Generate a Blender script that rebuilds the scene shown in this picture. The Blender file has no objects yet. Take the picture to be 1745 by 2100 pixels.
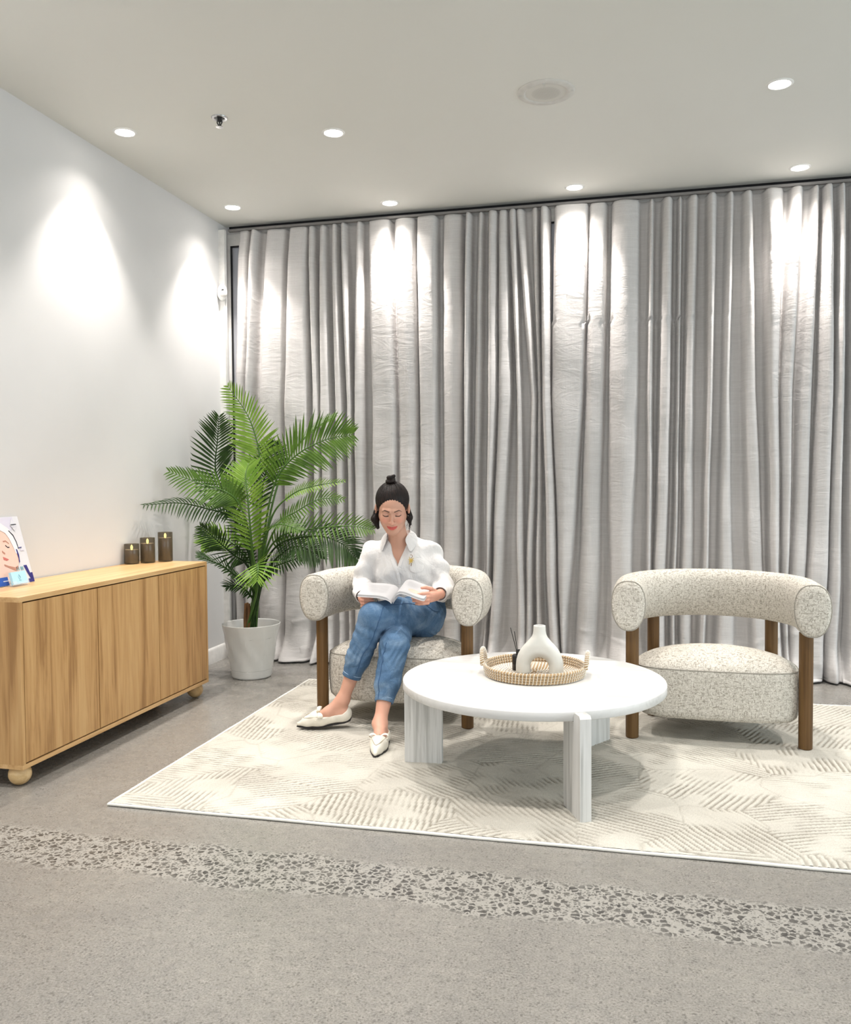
import bpy, bmesh, math, random
import numpy as np
from mathutils import Vector, Matrix
random.seed(7); np.random.seed(7)
PI = math.pi
S = bpy.context.scene
C = S.collection

# ------------------------------------------------------------------ camera
cd = bpy.data.cameras.new('camera'); cam = bpy.data.objects.new('camera', cd); C.objects.link(cam)
yaw, pitch, roll, FPX, CH = 0.2354, -0.0359, -0.00707, 1764.75, 1.22
fwd = Vector((-math.sin(yaw)*math.cos(pitch), math.cos(yaw)*math.cos(pitch), math.sin(pitch)))
rgt = Vector((math.cos(yaw), math.sin(yaw), 0)); upv = rgt.cross(fwd)
r2 = math.cos(roll)*rgt + math.sin(roll)*upv; u2 = -math.sin(roll)*rgt + math.cos(roll)*upv
M = Matrix((r2, u2, -fwd)).transposed().to_4x4(); M.translation = (0, 0, CH)
cam.matrix_world = M
cd.sensor_fit = 'HORIZONTAL'; cd.sensor_width = 36; cd.lens = FPX*36/1745; cd.clip_start = .05
S.camera = cam

# ------------------------------------------------------------------ world / exposure
w = bpy.data.worlds.new('world'); S.world = w; w.use_nodes = True
bg = w.node_tree.nodes['Background']; bg.inputs[0].default_value = (.93, .97, 1.0, 1); bg.inputs[1].default_value = 0.36
S.view_settings.view_transform = 'Standard'; S.view_settings.look = 'None'
S.view_settings.gamma = 1; S.view_settings.use_curve_mapping = False
S.view_settings.exposure = 0.20
SPOT_W = 88.0; WIDE_W = 14.0
SPOT_C = (1.0, .935, .875)
# added area lights for assumed daylight, right of and behind camera; no glazing built
def area(name, loc, rot, sx, sy, power, col):
    l = bpy.data.lights.new(name, 'AREA'); l.shape = 'RECTANGLE'; l.size = sx; l.size_y = sy
    l.energy = power; l.color = col
    o = bpy.data.objects.new(name, l); o.location = loc; o.rotation_euler = rot; C.objects.link(o); return o
area('assumed_daylight_right', (4.8, 2.2, 1.5), (0, math.radians(90), 0), 2.6, 5.0, 105, (.83, .96, 1.0))
area('assumed_daylight_behind', (0.6, -3.6, 1.6), (math.radians(90), 0, 0), 5.5, 2.7, 78, (.96, .99, 1.0))

# ------------------------------------------------------------------ materials
MATS = {}
class NT:
    def __init__(s, name, rough=.6, base=(.8, .8, .8), spec=.5, metal=0):
        m = bpy.data.materials.new(name); m.use_nodes = True; s.m = m; s.n = m.node_tree.nodes; s.l = m.node_tree.links
        s.b = s.n['Principled BSDF']; s.b.inputs['Roughness'].default_value = rough
        s.b.inputs['Base Color'].default_value = (*base, 1); s.b.inputs['Metallic'].default_value = metal
        s.b.inputs['Specular IOR Level'].default_value = spec
        s.tc = s.n.new('ShaderNodeTexCoord'); MATS[name] = m
    def node(s, t, **k):
        n = s.n.new(t)
        for a, v in k.items(): setattr(n, a, v)
        return n
    def map(s, scale=(1, 1, 1), src='Object', rot=(0, 0, 0)):
        n = s.n.new('ShaderNodeMapping'); n.inputs['Scale'].default_value = scale; n.inputs['Rotation'].default_value = rot
        s.l.new(s.tc.outputs[src], n.inputs[0]); return n.outputs[0]
    def noise(s, vec, scale, detail=3, rough=.5, dist=0):
        n = s.n.new('ShaderNodeTexNoise'); n.inputs['Scale'].default_value = scale; n.inputs['Detail'].default_value = detail
        n.inputs['Roughness'].default_value = rough; n.inputs['Distortion'].default_value = dist
        s.l.new(vec, n.inputs['Vector']); return n.outputs[0]
    def ramp(s, fac, stops, interp='LINEAR'):
        n = s.n.new('ShaderNodeValToRGB'); n.color_ramp.interpolation = interp
        el = n.color_ramp.elements
        while len(el) < len(stops): el.new(.5)
        for e, (p, c) in zip(el, stops):
            e.position = p; e.color = (*c, 1) if len(c) == 3 else c
        s.l.new(fac, n.inputs[0]); return n.outputs[0]
    def mix(s, fac, a, b, mode='MIX'):
        n = s.n.new('ShaderNodeMix'); n.data_type = 'RGBA'; n.blend_type = mode
        for sock, v in ((n.inputs[0], fac), (n.inputs[6], a), (n.inputs[7], b)):
            if isinstance(v, (int, float)): sock.default_value = v
            elif isinstance(v, tuple): sock.default_value = (*v, 1)
            else: s.l.new(v, sock)
        return n.outputs[2]
    def math(s, op, a, b=0.0, c=None):
        n = s.n.new('ShaderNodeMath'); n.operation = op
        for i, v in enumerate((a, b) if c is None else (a, b, c)):
            if isinstance(v, (int, float)): n.inputs[i].default_value = v
            else: s.l.new(v, n.inputs[i])
        return n.outputs[0]
    def bump(s, h, strength=.3, dist=.002, prev=None):
        n = s.n.new('ShaderNodeBump'); n.inputs['Strength'].default_value = strength; n.inputs['Distance'].default_value = dist
        s.l.new(h, n.inputs['Height'])
        if prev: s.l.new(prev, n.inputs['Normal'])
        s.l.new(n.outputs[0], s.b.inputs['Normal']); return n.outputs[0]
    def col(s, c): s.l.new(c, s.b.inputs['Base Color'])

def plain(name, base, rough=.5, spec=.5, metal=0, var=.06, sc=30):
    t = NT(name, rough, base, spec, metal)
    f = t.noise(t.map(), sc, 3)
    t.col(t.ramp(f, [(.3, tuple(max(0, c*(1-var)) for c in base)), (.7, tuple(min(1, c*(1+var)) for c in base))]))
    return t.m

t = NT('plaster_paint', .75, spec=.25)
t.col(t.ramp(t.noise(t.map(), 1.6, 4), [(.3, (.66, .655, .655)), (.7, (.70, .695, .695))])); t.bump(t.noise(t.map(), 60, 4), .06, .001)
t = NT('ceiling_paint', .9, spec=.1)
t.col(t.ramp(t.noise(t.map(), 1.1, 4), [(.3, (.70, .70, .66)), (.7, (.72, .72, .685))])); t.bump(t.noise(t.map(), 90, 3), .05, .001)
plain('white_trim', (.78, .77, .75), .45)
plain('white_metal', (.82, .82, .80), .4)
plain('speaker_paint', (.60, .59, .56), .6)
plain('track_shaded', (.20, .19, .185), .6)  # dark colour carries the shade the track lies in
plain('black_rubber', (.01, .01, .012), .6)

# polished concrete
t = NT('concrete', .24, spec=.42)
v = t.map()
fine = t.noise(v, 170, 5, .75); mid = t.noise(v, 28, 5, .65); big = t.noise(v, 1.3, 4, .6, .4)
c1 = t.ramp(fine, [(.30, (.09, .084, .075)), (.46, (.235, .225, .205)), (.54, (.275, .265, .245)), (.72, (.36, .35, .33))])
c2 = t.ramp(mid, [(.3, (.86, .86, .86)), (.7, (1.08, 1.07, 1.05))])
c3 = t.ramp(big, [(.3, (.86, .86, .88)), (.68, (1.1, 1.1, 1.1))])
cc = t.mix(1, t.mix(1, c1, c2, 'MULTIPLY'), c3, 'MULTIPLY')
# small dark specks all over
vo = t.node('ShaderNodeTexVoronoi'); vo.inputs['Scale'].default_value = 85; vo.inputs['Randomness'].default_value = 1
t.l.new(v, vo.inputs['Vector'])
sp = t.math('LESS_THAN', vo.outputs['Distance'], .30)
pick = t.math('GREATER_THAN', t.noise(v, 45, 2), .50)
cc = t.mix(t.math('MULTIPLY', t.math('MULTIPLY', sp, pick), .55), cc, (.10, .095, .085))
# exposed aggregate band, along x at y 2.36..2.60
sep = t.node('ShaderNodeSeparateXYZ'); t.l.new(v, sep.inputs[0])
wob = t.math('MULTIPLY', t.math('SUBTRACT', t.noise(v, 3.5, 5, .65), .5), .16)
yy = t.math('ADD', sep.outputs[1], wob)
d = t.math('ABSOLUTE', t.math('SUBTRACT', yy, 2.475))
band = t.math('SMOOTH_MIN', 1.0, t.math('MAXIMUM', 0.0, t.math('MULTIPLY', t.math('SUBTRACT', .145, d), 26.0)), .05)
wv = t.node('ShaderNodeVectorMath', operation='ADD')
nz = t.node('ShaderNodeTexNoise'); nz.inputs['Scale'].default_value = 60; t.l.new(v, nz.inputs['Vector'])
sc_ = t.node('ShaderNodeVectorMath', operation='SCALE'); sc_.inputs['Scale'].default_value = .012
t.l.new(nz.outputs['Color'], sc_.inputs[0]); t.l.new(v, wv.inputs[0]); t.l.new(sc_.outputs[0], wv.inputs[1])
chips = None
for sc2, th in ((46, .15), (88, .17)):
    vv = t.node('ShaderNodeTexVoronoi', feature='DISTANCE_TO_EDGE'); vv.inputs['Scale'].default_value = sc2
    t.l.new(wv.outputs[0], vv.inputs['Vector'])
    vc = t.node('ShaderNodeTexVoronoi'); vc.inputs['Scale'].default_value = sc2; t.l.new(wv.outputs[0], vc.inputs['Vector'])
    sx = t.node('ShaderNodeSeparateColor'); t.l.new(vc.outputs['Color'], sx.inputs[0])
    k = t.math('MULTIPLY', t.math('GREATER_THAN', vv.outputs[0], th), t.math('GREATER_THAN', sx.outputs[0], .30))
    chips = k if chips is None else t.math('MAXIMUM', chips, t.math('MULTIPLY', k, .75))
chipc = t.ramp(t.noise(v, 30, 2), [(.35, (.035, .033, .032)), (.65, (.12, .115, .105))])
cc = t.mix(t.math('MULTIPLY', band, .5), cc, (.40, .39, .36))
cc = t.mix(t.math('MULTIPLY', t.math('MULTIPLY', band, chips), .92), cc, chipc)
t.col(cc)
t.l.new(t.ramp(t.noise(v, 9, 5, .7), [(.3, (.17, .17, .17)), (.7, (.36, .36, .36))]), t.b.inputs['Roughness'])
t.bump(fine, .08, .0008)

# linen
def linen(name):
    t = NT(name, .85, spec=.12)
    a = t.noise(t.map((3, 3, 260)), 1.0, 5, .7); b = t.noise(t.map((300, 300, 3)), 1.0, 4, .7)
    h = t.math('ADD', a, t.math('MULTIPLY', b, .7))
    sl = t.noise(t.map((7, 7, 90)), 1.6, 5, .75)
    cA = t.ramp(h, [(.55, (.58, .555, .545)), (.85, (.71, .69, .68)), (1.05, (.80, .785, .775))])
    t.col(t.mix(.55, cA, t.ramp(sl, [(.35, (.62, .60, .59)), (.6, (.72, .70, .695)), (.72, (.82, .805, .80))])))
    wr = t.noise(t.map((3.2, 3.2, 8.5)), 1.5, 4, .6, 1.6)
    p = t.bump(wr, .5, .009)
    t.bump(h, .5, .0012, p)
    # thin cloth lets some light through
    tr = t.node('ShaderNodeBsdfTranslucent'); tr.inputs[0].default_value = (.72, .70, .68, 1)
    mx = t.node('ShaderNodeMixShader'); mx.inputs[0].default_value = .18
    out = t.n['Material Output']
    t.l.new(t.b.outputs[0], mx.inputs[1]); t.l.new(tr.outputs[0], mx.inputs[2]); t.l.new(mx.outputs[0], out.inputs[0])
linen('linen')

def wood(name, cols, gscale, axis='z', rough=.45, bump=.1):
    t = NT(name, rough, spec=.35)
    sc = {'z': (gscale, gscale, 1.2), 'y': (gscale, 1.2, gscale), 'x': (1.2, gscale, gscale)}[axis]
    a = t.noise(t.map(sc), 1.0, 5, .6, .8)
    sc2 = tuple(x*5 if x > 2 else x*2 for x in sc)
    b = t.noise(t.map(sc2), 1.0, 4, .7)
    f = t.math('ADD', t.math('MULTIPLY', a, .68), t.math('MULTIPLY', b, .32))
    t.col(t.ramp(f, [(.38, cols[0]), (.49, cols[1]), (.62, cols[2])]))
    t.bump(b, bump, .001)
OAK = [(.33, .175, .065), (.50, .29, .118), (.58, .36, .16)]
wood('oak_vertical', OAK, 16, 'z', .42)
wood('oak_lengthwise', [(.50, .29, .12), (.62, .39, .18), (.70, .47, .24)], 16, 'y', .35)
wood('oak_ball', [(.48, .30, .13), (.62, .42, .20), (.72, .52, .28)], 22, 'x', .4)
wood('leg_wood', [(.075, .036, .010), (.118, .060, .018), (.155, .085, .028)], 30, 'z', .45)
WASH = [(.43, .43, .415), (.62, .62, .605), (.70, .70, .69)]
wood('whitewash_vertical', WASH, 34, 'z', .55, .3)
wood('whitewash_top', [(.56, .56, .55), (.655, .655, .645), (.71, .71, .705)], 9, 'x', .42, .12)
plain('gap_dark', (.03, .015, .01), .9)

# boucle / flecked upholstery
t = NT('flecked_fabric', .95, spec=.1)
v = t.map()
n1 = t.noise(v, 120, 3, .6, 1.2)
n2 = t.noise(t.map((60, 60, 240)), 1.0, 2, .6); n3 = t.noise(t.map((240, 60, 60)), 1.0, 2, .6)
basec = t.ramp(n1, [(.35, (.47, .44, .385)), (.55, (.65, .62, .56)), (.75, (.76, .73, .67))])
fleck = t.math('MAXIMUM', t.math('GREATER_THAN', n2, .60), t.math('GREATER_THAN', n3, .61))
t.col(t.mix(t.math('MULTIPLY', fleck, .62), basec, (.20, .175, .135)))
t.bump(n1, .55, .003)
plain('piping_fabric', (.34, .32, .28), .9)

# rug: pile colour from carved groove attribute
t = NT('rug_pile', .98, spec=.05)
at = t.node('ShaderNodeAttribute', attribute_name='groove')
v = t.map()
patch = t.noise(v, 2.6, 3, .5)
top = t.ramp(patch, [(.35, (.50, .48, .43)), (.65, (.63, .61, .55))])
fib = t.noise(v, 220, 3, .7)
gr = t.math('MULTIPLY', at.outputs['Fac'], t.ramp(t.noise(v, 3.2, 2), [(.35, (.55, .55, .55)), (.6, (1, 1, 1))]))
c = t.mix(gr, top, (.27, .25, .21))
c = t.mix(1, c, t.ramp(fib, [(.25, (.78, .78, .78)), (.6, (1.05, 1.05, 1.05))]), 'MULTIPLY')
t.col(c); t.bump(fib, .6, .004)
plain('rug_binding', (.82, .81, .76), .8)

plain('pot_plastic', (.74, .75, .73), .2, var=.01)
plain('soil', (.06, .04, .03), .95)
def leafmat(name, lo, hi):
    t = NT(name, .5, spec=.25)
    t.col(t.ramp(t.noise(t.map(), 14, 3), [(.3, lo), (.7, hi)]))
    tr = t.node('ShaderNodeBsdfTranslucent'); tr.inputs[0].default_value = (*hi, 1)
    mx = t.node('ShaderNodeMixShader'); mx.inputs[0].default_value = .12
    t.l.new(t.b.outputs[0], mx.inputs[1]); t.l.new(tr.outputs[0], mx.inputs[2]); t.l.new(mx.outputs[0], t.n['Material Output'].inputs[0])
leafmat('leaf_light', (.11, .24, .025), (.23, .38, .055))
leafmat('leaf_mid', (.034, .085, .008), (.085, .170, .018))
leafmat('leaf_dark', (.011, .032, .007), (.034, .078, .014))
plain('stem_green', (.06, .14, .02), .45)
plain('trunk_fibre', (.20, .10, .04), .9)

plain('ceramic_matte', (.66, .66, .62), .55, .35, var=.02)
plain('ceramic_inside', (.35, .33, .31), .8)
plain('seagrass', (.40, .28, .155), .8, var=.25, sc=160)
plain('white_stitch', (.86, .84, .78), .7)
plain('black_gloss', (.012, .012, .013), .25)
plain('black_reed', (.015, .015, .015), .7)

# person
t = NT('skin', .48, spec=.35)
at = t.node('ShaderNodeAttribute', attribute_name='Col'); t.col(at.outputs['Color'])
t.b.inputs['Subsurface Weight'].default_value = .08; t.b.inputs['Subsurface Radius'].default_value = (.02, .008, .005)
t.b.inputs['Subsurface Scale'].default_value = .25
t = NT('hair', .42, spec=.28)
t.col(t.ramp(t.noise(t.map((60, 60, 14)), 2.0, 3), [(.35, (.005, .003, .003)), (.7, (.02, .011, .009))])); t.bump(t.noise(t.map((130, 130, 16)), 2.0, 3), .6, .004)
t = NT('shirt_linen', .8, spec=.15)
t.col(t.ramp(t.noise(t.map(), 9, 4), [(.3, (.70, .685, .68)), (.7, (.78, .77, .765))]))
p = t.bump(t.noise(t.map((9, 9, 5)), 1.6, 4, .55, 1.8), .7, .016); t.bump(t.noise(t.map(), 500, 2), .15, .001, p)
t = NT('denim', .85, spec=.1)
a = t.noise(t.map((150, 150, 420)), 1.4, 3, .7); b = t.noise(t.map(), 7.5, 4, .6, .6)
cA = t.ramp(b, [(.3, (.050, .105, .20)), (.52, (.095, .175, .295)), (.72, (.20, .30, .43))])
t.col(t.mix(1, cA, t.ramp(a, [(.3, (.78, .78, .8)), (.7, (1.2, 1.18, 1.15))]), 'MULTIPLY'))
p = t.bump(t.noise(t.map((14, 14, 14)), 1.3, 3, .55, 1.5), .5, .010); t.bump(a, .35, .001, p)
plain('denim_seam', (.035, .09, .20), .85)
plain('denim_edge', (.36, .50, .66), .85)
plain('shoe_cream', (.80, .77, .68), .4)
plain('shoe_trim', (.42, .36, .25), .5)
plain('shoe_sole', (.02, .018, .02), .6)
plain('gold', (.75, .55, .16), .3, metal=.9)
plain('silver', (.8, .8, .8), .25, metal=1)
plain('paper', (.47, .47, .485), .6, var=.02)
plain('book_cover', (.70, .70, .72), .4)
plain('print_grey', (.42, .42, .43), .6)
plain('print_pink', (.72, .46, .38), .6)
plain('chrome', (.55, .55, .55), .2, metal=1)
plain('dark_metal', (.05, .05, .05), .4, metal=.6)
# smoked glass
t = NT('smoked_glass', .06, (.13, .12, .10), .9)
trn = t.node('ShaderNodeBsdfTransparent'); trn.inputs[0].default_value = (.70, .65, .57, 1)
mx = t.node('ShaderNodeMixShader'); mx.inputs[0].default_value = .68
t.l.new(t.b.outputs[0], mx.inputs[1]); t.l.new(trn.outputs[0], mx.inputs[2]); t.l.new(mx.outputs[0], t.n['Material Output'].inputs[0])
t = NT('clear_acrylic', .05, (.9, .93, .95), .5)
trn = t.node('ShaderNodeBsdfTransparent'); mx = t.node('ShaderNodeMixShader'); mx.inputs[0].default_value = .8
t.l.new(t.b.outputs[0], mx.inputs[1]); t.l.new(trn.outputs[0], mx.inputs[2]); t.l.new(mx.outputs[0], t.n['Material Output'].inputs[0])
t = NT('window_glass', .15, (.66, .67, .72), .5)
trn = t.node('ShaderNodeBsdfTransparent'); trn.inputs[0].default_value = (.8, .84, .88, 1); mx = t.node('ShaderNodeMixShader'); mx.inputs[0].default_value = .35
t.l.new(t.b.outputs[0], mx.inputs[1]); t.l.new(trn.outputs[0], mx.inputs[2]); t.l.new(mx.outputs[0], t.n['Material Output'].inputs[0])
plain('wax', (.80, .70, .56), .5)
def emis(name, colr, st):
    t = NT(name, .5, colr); t.b.inputs['Emission Color'].default_value = (*colr, 1); t.b.inputs['Emission Strength'].default_value = st
emis('lamp_glow', (1, .95, .88), 14); emis('flame_glow', (1, .88, .40), 5)
for n, c_ in dict(print_white=(.66, .66, .70), print_lilac=(.62, .60, .70), print_skin=(.76, .53, .45), print_skin_dark=(.45, .22, .16), print_lips=(.55, .16, .14),
                  print_navy=(.035, .03, .19), print_blue=(.03, .10, .42), print_black=(.02, .02, .03), print_sky=(.42, .70, .84), print_band=(.74, .74, .77), print_teal=(.16, .38, .45)).items():
    plain(n, c_, .35, var=.02)

# ------------------------------------------------------------------ helpers
def link(name, me, mat=None, parent=None, smooth=False, loc=None):
    o = bpy.data.objects.new(name, me); C.objects.link(o)
    if mat is not None and not me.materials:
        for m in (mat if isinstance(mat, (list, tuple)) else [mat]): me.materials.append(MATS[m])
    if smooth: me.polygons.foreach_set('use_smooth', [True]*len(me.polygons))
    if parent is not None: o.parent = parent
    if loc is not None: o.location = loc
    return o
def frombm(name, bm, mat, parent=None, smooth=False, bevel=0, seg=2, loc=None):
    if bevel:
        bmesh.ops.bevel(bm, geom=[e for e in bm.edges if len(e.link_faces) == 2 and e.calc_face_angle(0) > .5], offset=bevel, segments=seg, profile=.5, affect='EDGES')
    bmesh.ops.recalc_face_normals(bm, faces=bm.faces)
    me = bpy.data.meshes.new(name); bm.to_mesh(me); bm.free()
    o = link(name, me, mat, parent, False, loc)
    if smooth: shade(me, smooth if not isinstance(smooth, bool) else 40)
    return o
def shade(me, ang=40):
    me.polygons.foreach_set('use_smooth', [True]*len(me.polygons))
    me.update()
    try: me.set_sharp_from_angle(angle=math.radians(ang))
    except Exception: pass
def tag(o, label=None, cat=None, group=None, kind=None):
    if label: o['label'] = label
    if cat: o['category'] = cat
    if group: o['group'] = group
    if kind: o['kind'] = kind
    return o
def empty(name, loc, label, cat, group=None, rz=0):
    o = bpy.data.objects.new(name, None); C.objects.link(o); o.location = loc; o.rotation_euler = (0, 0, rz); o.empty_display_size = .1
    return tag(o, label, cat, group)
def bx(bm, a, b, M=None):
    vs = [bm.verts.new((x, y, z)) for x in (a[0], b[0]) for y in (a[1], b[1]) for z in (a[2], b[2])]
    if M: 
        for v in vs: v.co = M @ v.co
    for f in ((0, 1, 3, 2), (4, 6, 7, 5), (0, 4, 5, 1), (2, 3, 7, 6), (0, 2, 6, 4), (1, 5, 7, 3)): bm.faces.new([vs[i] for i in f])
    return vs
def box(name, a, b, mat, parent=None, bevel=0, smooth=False, seg=2):
    bm = bmesh.new(); bx(bm, a, b); return frombm(name, bm, mat, parent, smooth or bool(bevel), bevel, seg)
def lathe(bm, prof, seg=40, c=(0, 0, 0), cap=False, M=None):
    rings = []
    for r, z in prof:
        rings.append([bm.verts.new((c[0]+r*math.cos(2*PI*i/seg), c[1]+r*math.sin(2*PI*i/seg), c[2]+z)) for i in range(seg)])
    for a, b in zip(rings, rings[1:]):
        for i in range(seg): bm.faces.new((a[i], a[(i+1) % seg], b[(i+1) % seg], b[i]))
    if cap:
        bm.faces.new(rings[0][::-1]); bm.faces.new(rings[-1])
    if M:
        for r in rings:
            for v in r: v.co = M @ v.co
    return rings
def tube(bm, pts, rad, seg=8, cap=True, closed=False):
    pts = [Vector(p) for p in pts]; n = len(pts)
    R = rad if hasattr(rad, '__len__') else [rad]*n
    rings = []; prev = None
    for i, p in enumerate(pts):
        if closed: t_ = (pts[(i+1) % n]-pts[i-1])
        else: t_ = pts[min(i+1, n-1)]-pts[max(i-1, 0)]
        t_.normalize()
        if prev is None:
            a = Vector((0, 0, 1)) if abs(t_.z) < .9 else Vector((1, 0, 0)); u = a.cross(t_).normalized()
        else: u = (prev - t_*prev.dot(t_)).normalized()
        prev = u; v = t_.cross(u)
        rings.append([bm.verts.new(p+R[i]*(math.cos(2*PI*k/seg)*u+math.sin(2*PI*k/seg)*v)) for k in range(seg)])
    m = n if closed else n-1
    for i in range(m):
        a, b = rings[i], rings[(i+1) % n]
        for k in range(seg): bm.faces.new((a[k], a[(k+1) % seg], b[(k+1) % seg], b[k]))
    if cap and not closed:
        bm.faces.new(rings[0][::-1]); bm.faces.new(rings[-1])
def spline(P, n):
    P = [Vector(p) for p in P]; Q = [P[0]*2-P[1]]+P+[P[-1]*2-P[-2]]; out = []
    for i in range(n):
        u = i/(n-1)*(len(P)-1); k = min(int(u), len(P)-2); f = u-k
        a, b, c, d = Q[k:k+4]
        out.append(.5*((2*b)+(c-a)*f+(2*a-5*b+4*c-d)*f*f+(3*b-a-3*c+d)*f**3))
    return out
def prism(bm, poly, h0, h1, fn):
    a = [bm.verts.new(fn(x, y, h0)) for x, y in poly]; b = [bm.verts.new(fn(x, y, h1)) for x, y in poly]
    bm.faces.new(a[::-1]); bm.faces.new(b); n = len(poly)
    for i in range(n): bm.faces.new((a[i], a[(i+1) % n], b[(i+1) % n], b[i]))
def copy_thing(root, loc, rz, label):
    r = root.copy(); C.objects.link(r); r.location = loc; r.rotation_euler = (0, 0, rz); r['label'] = label
    for ch in list(root.children):
        c = ch.copy(); C.objects.link(c); c.parent = r
        for g in list(ch.children):
            d_ = g.copy(); C.objects.link(d_); d_.parent = c
    return r

# ---- signed distance field modelling (rectilinear grid + naive surface nets)
def axis(lo, hi, coarse, fine):
    """coordinates from lo to hi with step coarse, finer inside the (a,b,step) ranges"""
    xs = [lo]
    while xs[-1] < hi:
        st = coarse
        for a, b, s_ in fine:
            if a-.5*coarse <= xs[-1] <= b: st = min(st, s_)
        xs.append(xs[-1]+st)
    return np.array(xs, np.float32)
class Field:
    def __init__(s, xs, ys, zs):
        s.a = (xs, ys, zs); s.v = np.full((len(xs), len(ys), len(zs)), 1.0, np.float32)
    def sl(s, lo, hi):
        r = []
        for k in range(3):
            i0 = max(0, int(np.searchsorted(s.a[k], lo[k]))-1); i1 = min(len(s.a[k]), int(np.searchsorted(s.a[k], hi[k]))+1)
            if i1 <= i0: return None
            r.append(slice(i0, i1))
        return tuple(r)
    def apply(s, fn, lo, hi, k, op, F=None):
        pad = max(k*1.2, .014)
        if F is not None:
            o, R = F
            cs = np.array([[x, y, z] for x in (lo[0], hi[0]) for y in (lo[1], hi[1]) for z in (lo[2], hi[2])])@R.T+o
            lo, hi = cs.min(0), cs.max(0)
        sl = s.sl(np.array(lo)-pad, np.array(hi)+pad)
        if sl is None: return
        X, Y, Z = s.a[0][sl[0]][:, None, None], s.a[1][sl[1]][None, :, None], s.a[2][sl[2]][None, None, :]
        if F is not None:
            o, R = F; x, y, z = X-o[0], Y-o[1], Z-o[2]
            X, Y, Z = (x*R[0, i]+y*R[1, i]+z*R[2, i] for i in range(3))
        d = fn(X, Y, Z); v = s.v[sl]
        if op == 'add':
            if k > 0:
                h = np.clip(.5+.5*(v-d)/k, 0, 1); s.v[sl] = v*(1-h)+d*h-k*h*(1-h)
            else: s.v[sl] = np.minimum(v, d)
        else:
            if k > 0:
                h = np.clip(.5-.5*(v+d)/k, 0, 1); s.v[sl] = v*(1-h)-d*h+k*h*(1-h)
            else: s.v[sl] = np.maximum(v, -d)
    def cone(s, a, b, ra, rb, k=.02, F=None, op='add', flat=None):
        a = np.array(a, float); b = np.array(b, float); ab = b-a; L2 = max(float(ab@ab), 1e-12)
        def fn(X, Y, Z):
            t_ = np.clip(((X-a[0])*ab[0]+(Y-a[1])*ab[1]+(Z-a[2])*ab[2])/L2, 0, 1)
            return np.sqrt((X-a[0]-t_*ab[0])**2+(Y-a[1]-t_*ab[1])**2+(Z-a[2]-t_*ab[2])**2)-(ra+(rb-ra)*t_)
        R_ = max(ra, rb); s.apply(fn, np.minimum(a, b)-R_, np.maximum(a, b)+R_, k, op, F)
    def ell(s, c, r, k=.02, F=None, op='add'):
        def fn(X, Y, Z):
            x, y, z = (X-c[0])/r[0], (Y-c[1])/r[1], (Z-c[2])/r[2]
            q = np.sqrt(x*x+y*y+z*z); g = np.sqrt((x/r[0])**2+(y/r[1])**2+(z/r[2])**2)
            return q*(q-1)/np.maximum(g, 1e-6)
        s.apply(fn, np.array(c)-r, np.array(c)+r, k, op, F)
    def mesh(s):
        v = s.v; xs, ys, zs = s.a; neg = v < 0
        n = neg.astype(np.int8)
        cnt = sum(n[i:v.shape[0]-1+i, j:v.shape[1]-1+j, l:v.shape[2]-1+l] for i in (0, 1) for j in (0, 1) for l in (0, 1))
        I, J, K = np.nonzero((cnt > 0) & (cnt < 8))
        idx = np.full(cnt.shape, -1, np.int32); idx[I, J, K] = np.arange(len(I))
        cor = {}
        for i in (0, 1):
            for j in (0, 1):
                for l in (0, 1): cor[i, j, l] = v[I+i, J+j, K+l]
        P = np.zeros((len(I), 3)); Wt = np.zeros(len(I))
        base = [(xs, I), (ys, J), (zs, K)]
        for ax in range(3):
            for p in (0, 1):
                for q in (0, 1):
                    c0 = [p, q]; c0.insert(ax, 0); c1 = [p, q]; c1.insert(ax, 1)
                    a, b = cor[tuple(c0)], cor[tuple(c1)]
                    m = (a < 0) != (b < 0); t_ = np.where(m, a/np.where(a == b, 1, a-b), 0)
                    for k in range(3):
                        A, ind = base[k]
                        if k == ax: pos = A[ind]*(1-t_)+A[ind+1]*t_
                        else: pos = A[ind+c0[k]]
                        P[:, k] += np.where(m, pos, 0)
                    Wt += m
        P /= Wt[:, None]
        quads = []
        for ax in range(3):
            o1, o2 = [k for k in range(3) if k != ax]
            sa = [slice(None)]*3; sb = [slice(None)]*3; sa[ax] = slice(0, -1); sb[ax] = slice(1, None)
            ch = neg[tuple(sa)] != neg[tuple(sb)]
            E = list(np.nonzero(ch)); ok = np.ones(len(E[0]), bool)
            for k in (o1, o2): ok &= (E[k] > 0) & (E[k] < v.shape[k]-1)
            E = [e[ok] for e in E]; inside = neg[tuple(E)]
            def g(d1, d2):
                e = [x.copy() for x in E]; e[o1] = e[o1]-d1; e[o2] = e[o2]-d2; return idx[tuple(e)]
            q = np.stack([g(0, 0), g(1, 0), g(1, 1), g(0, 1)], 1)
            flip = inside if ax != 1 else ~inside
            q = np.where(flip[:, None], q, q[:, ::-1]); quads.append(q)
        Q = np.concatenate(quads); Q = Q[(Q >= 0).all(1)]
        return P, Q
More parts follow.
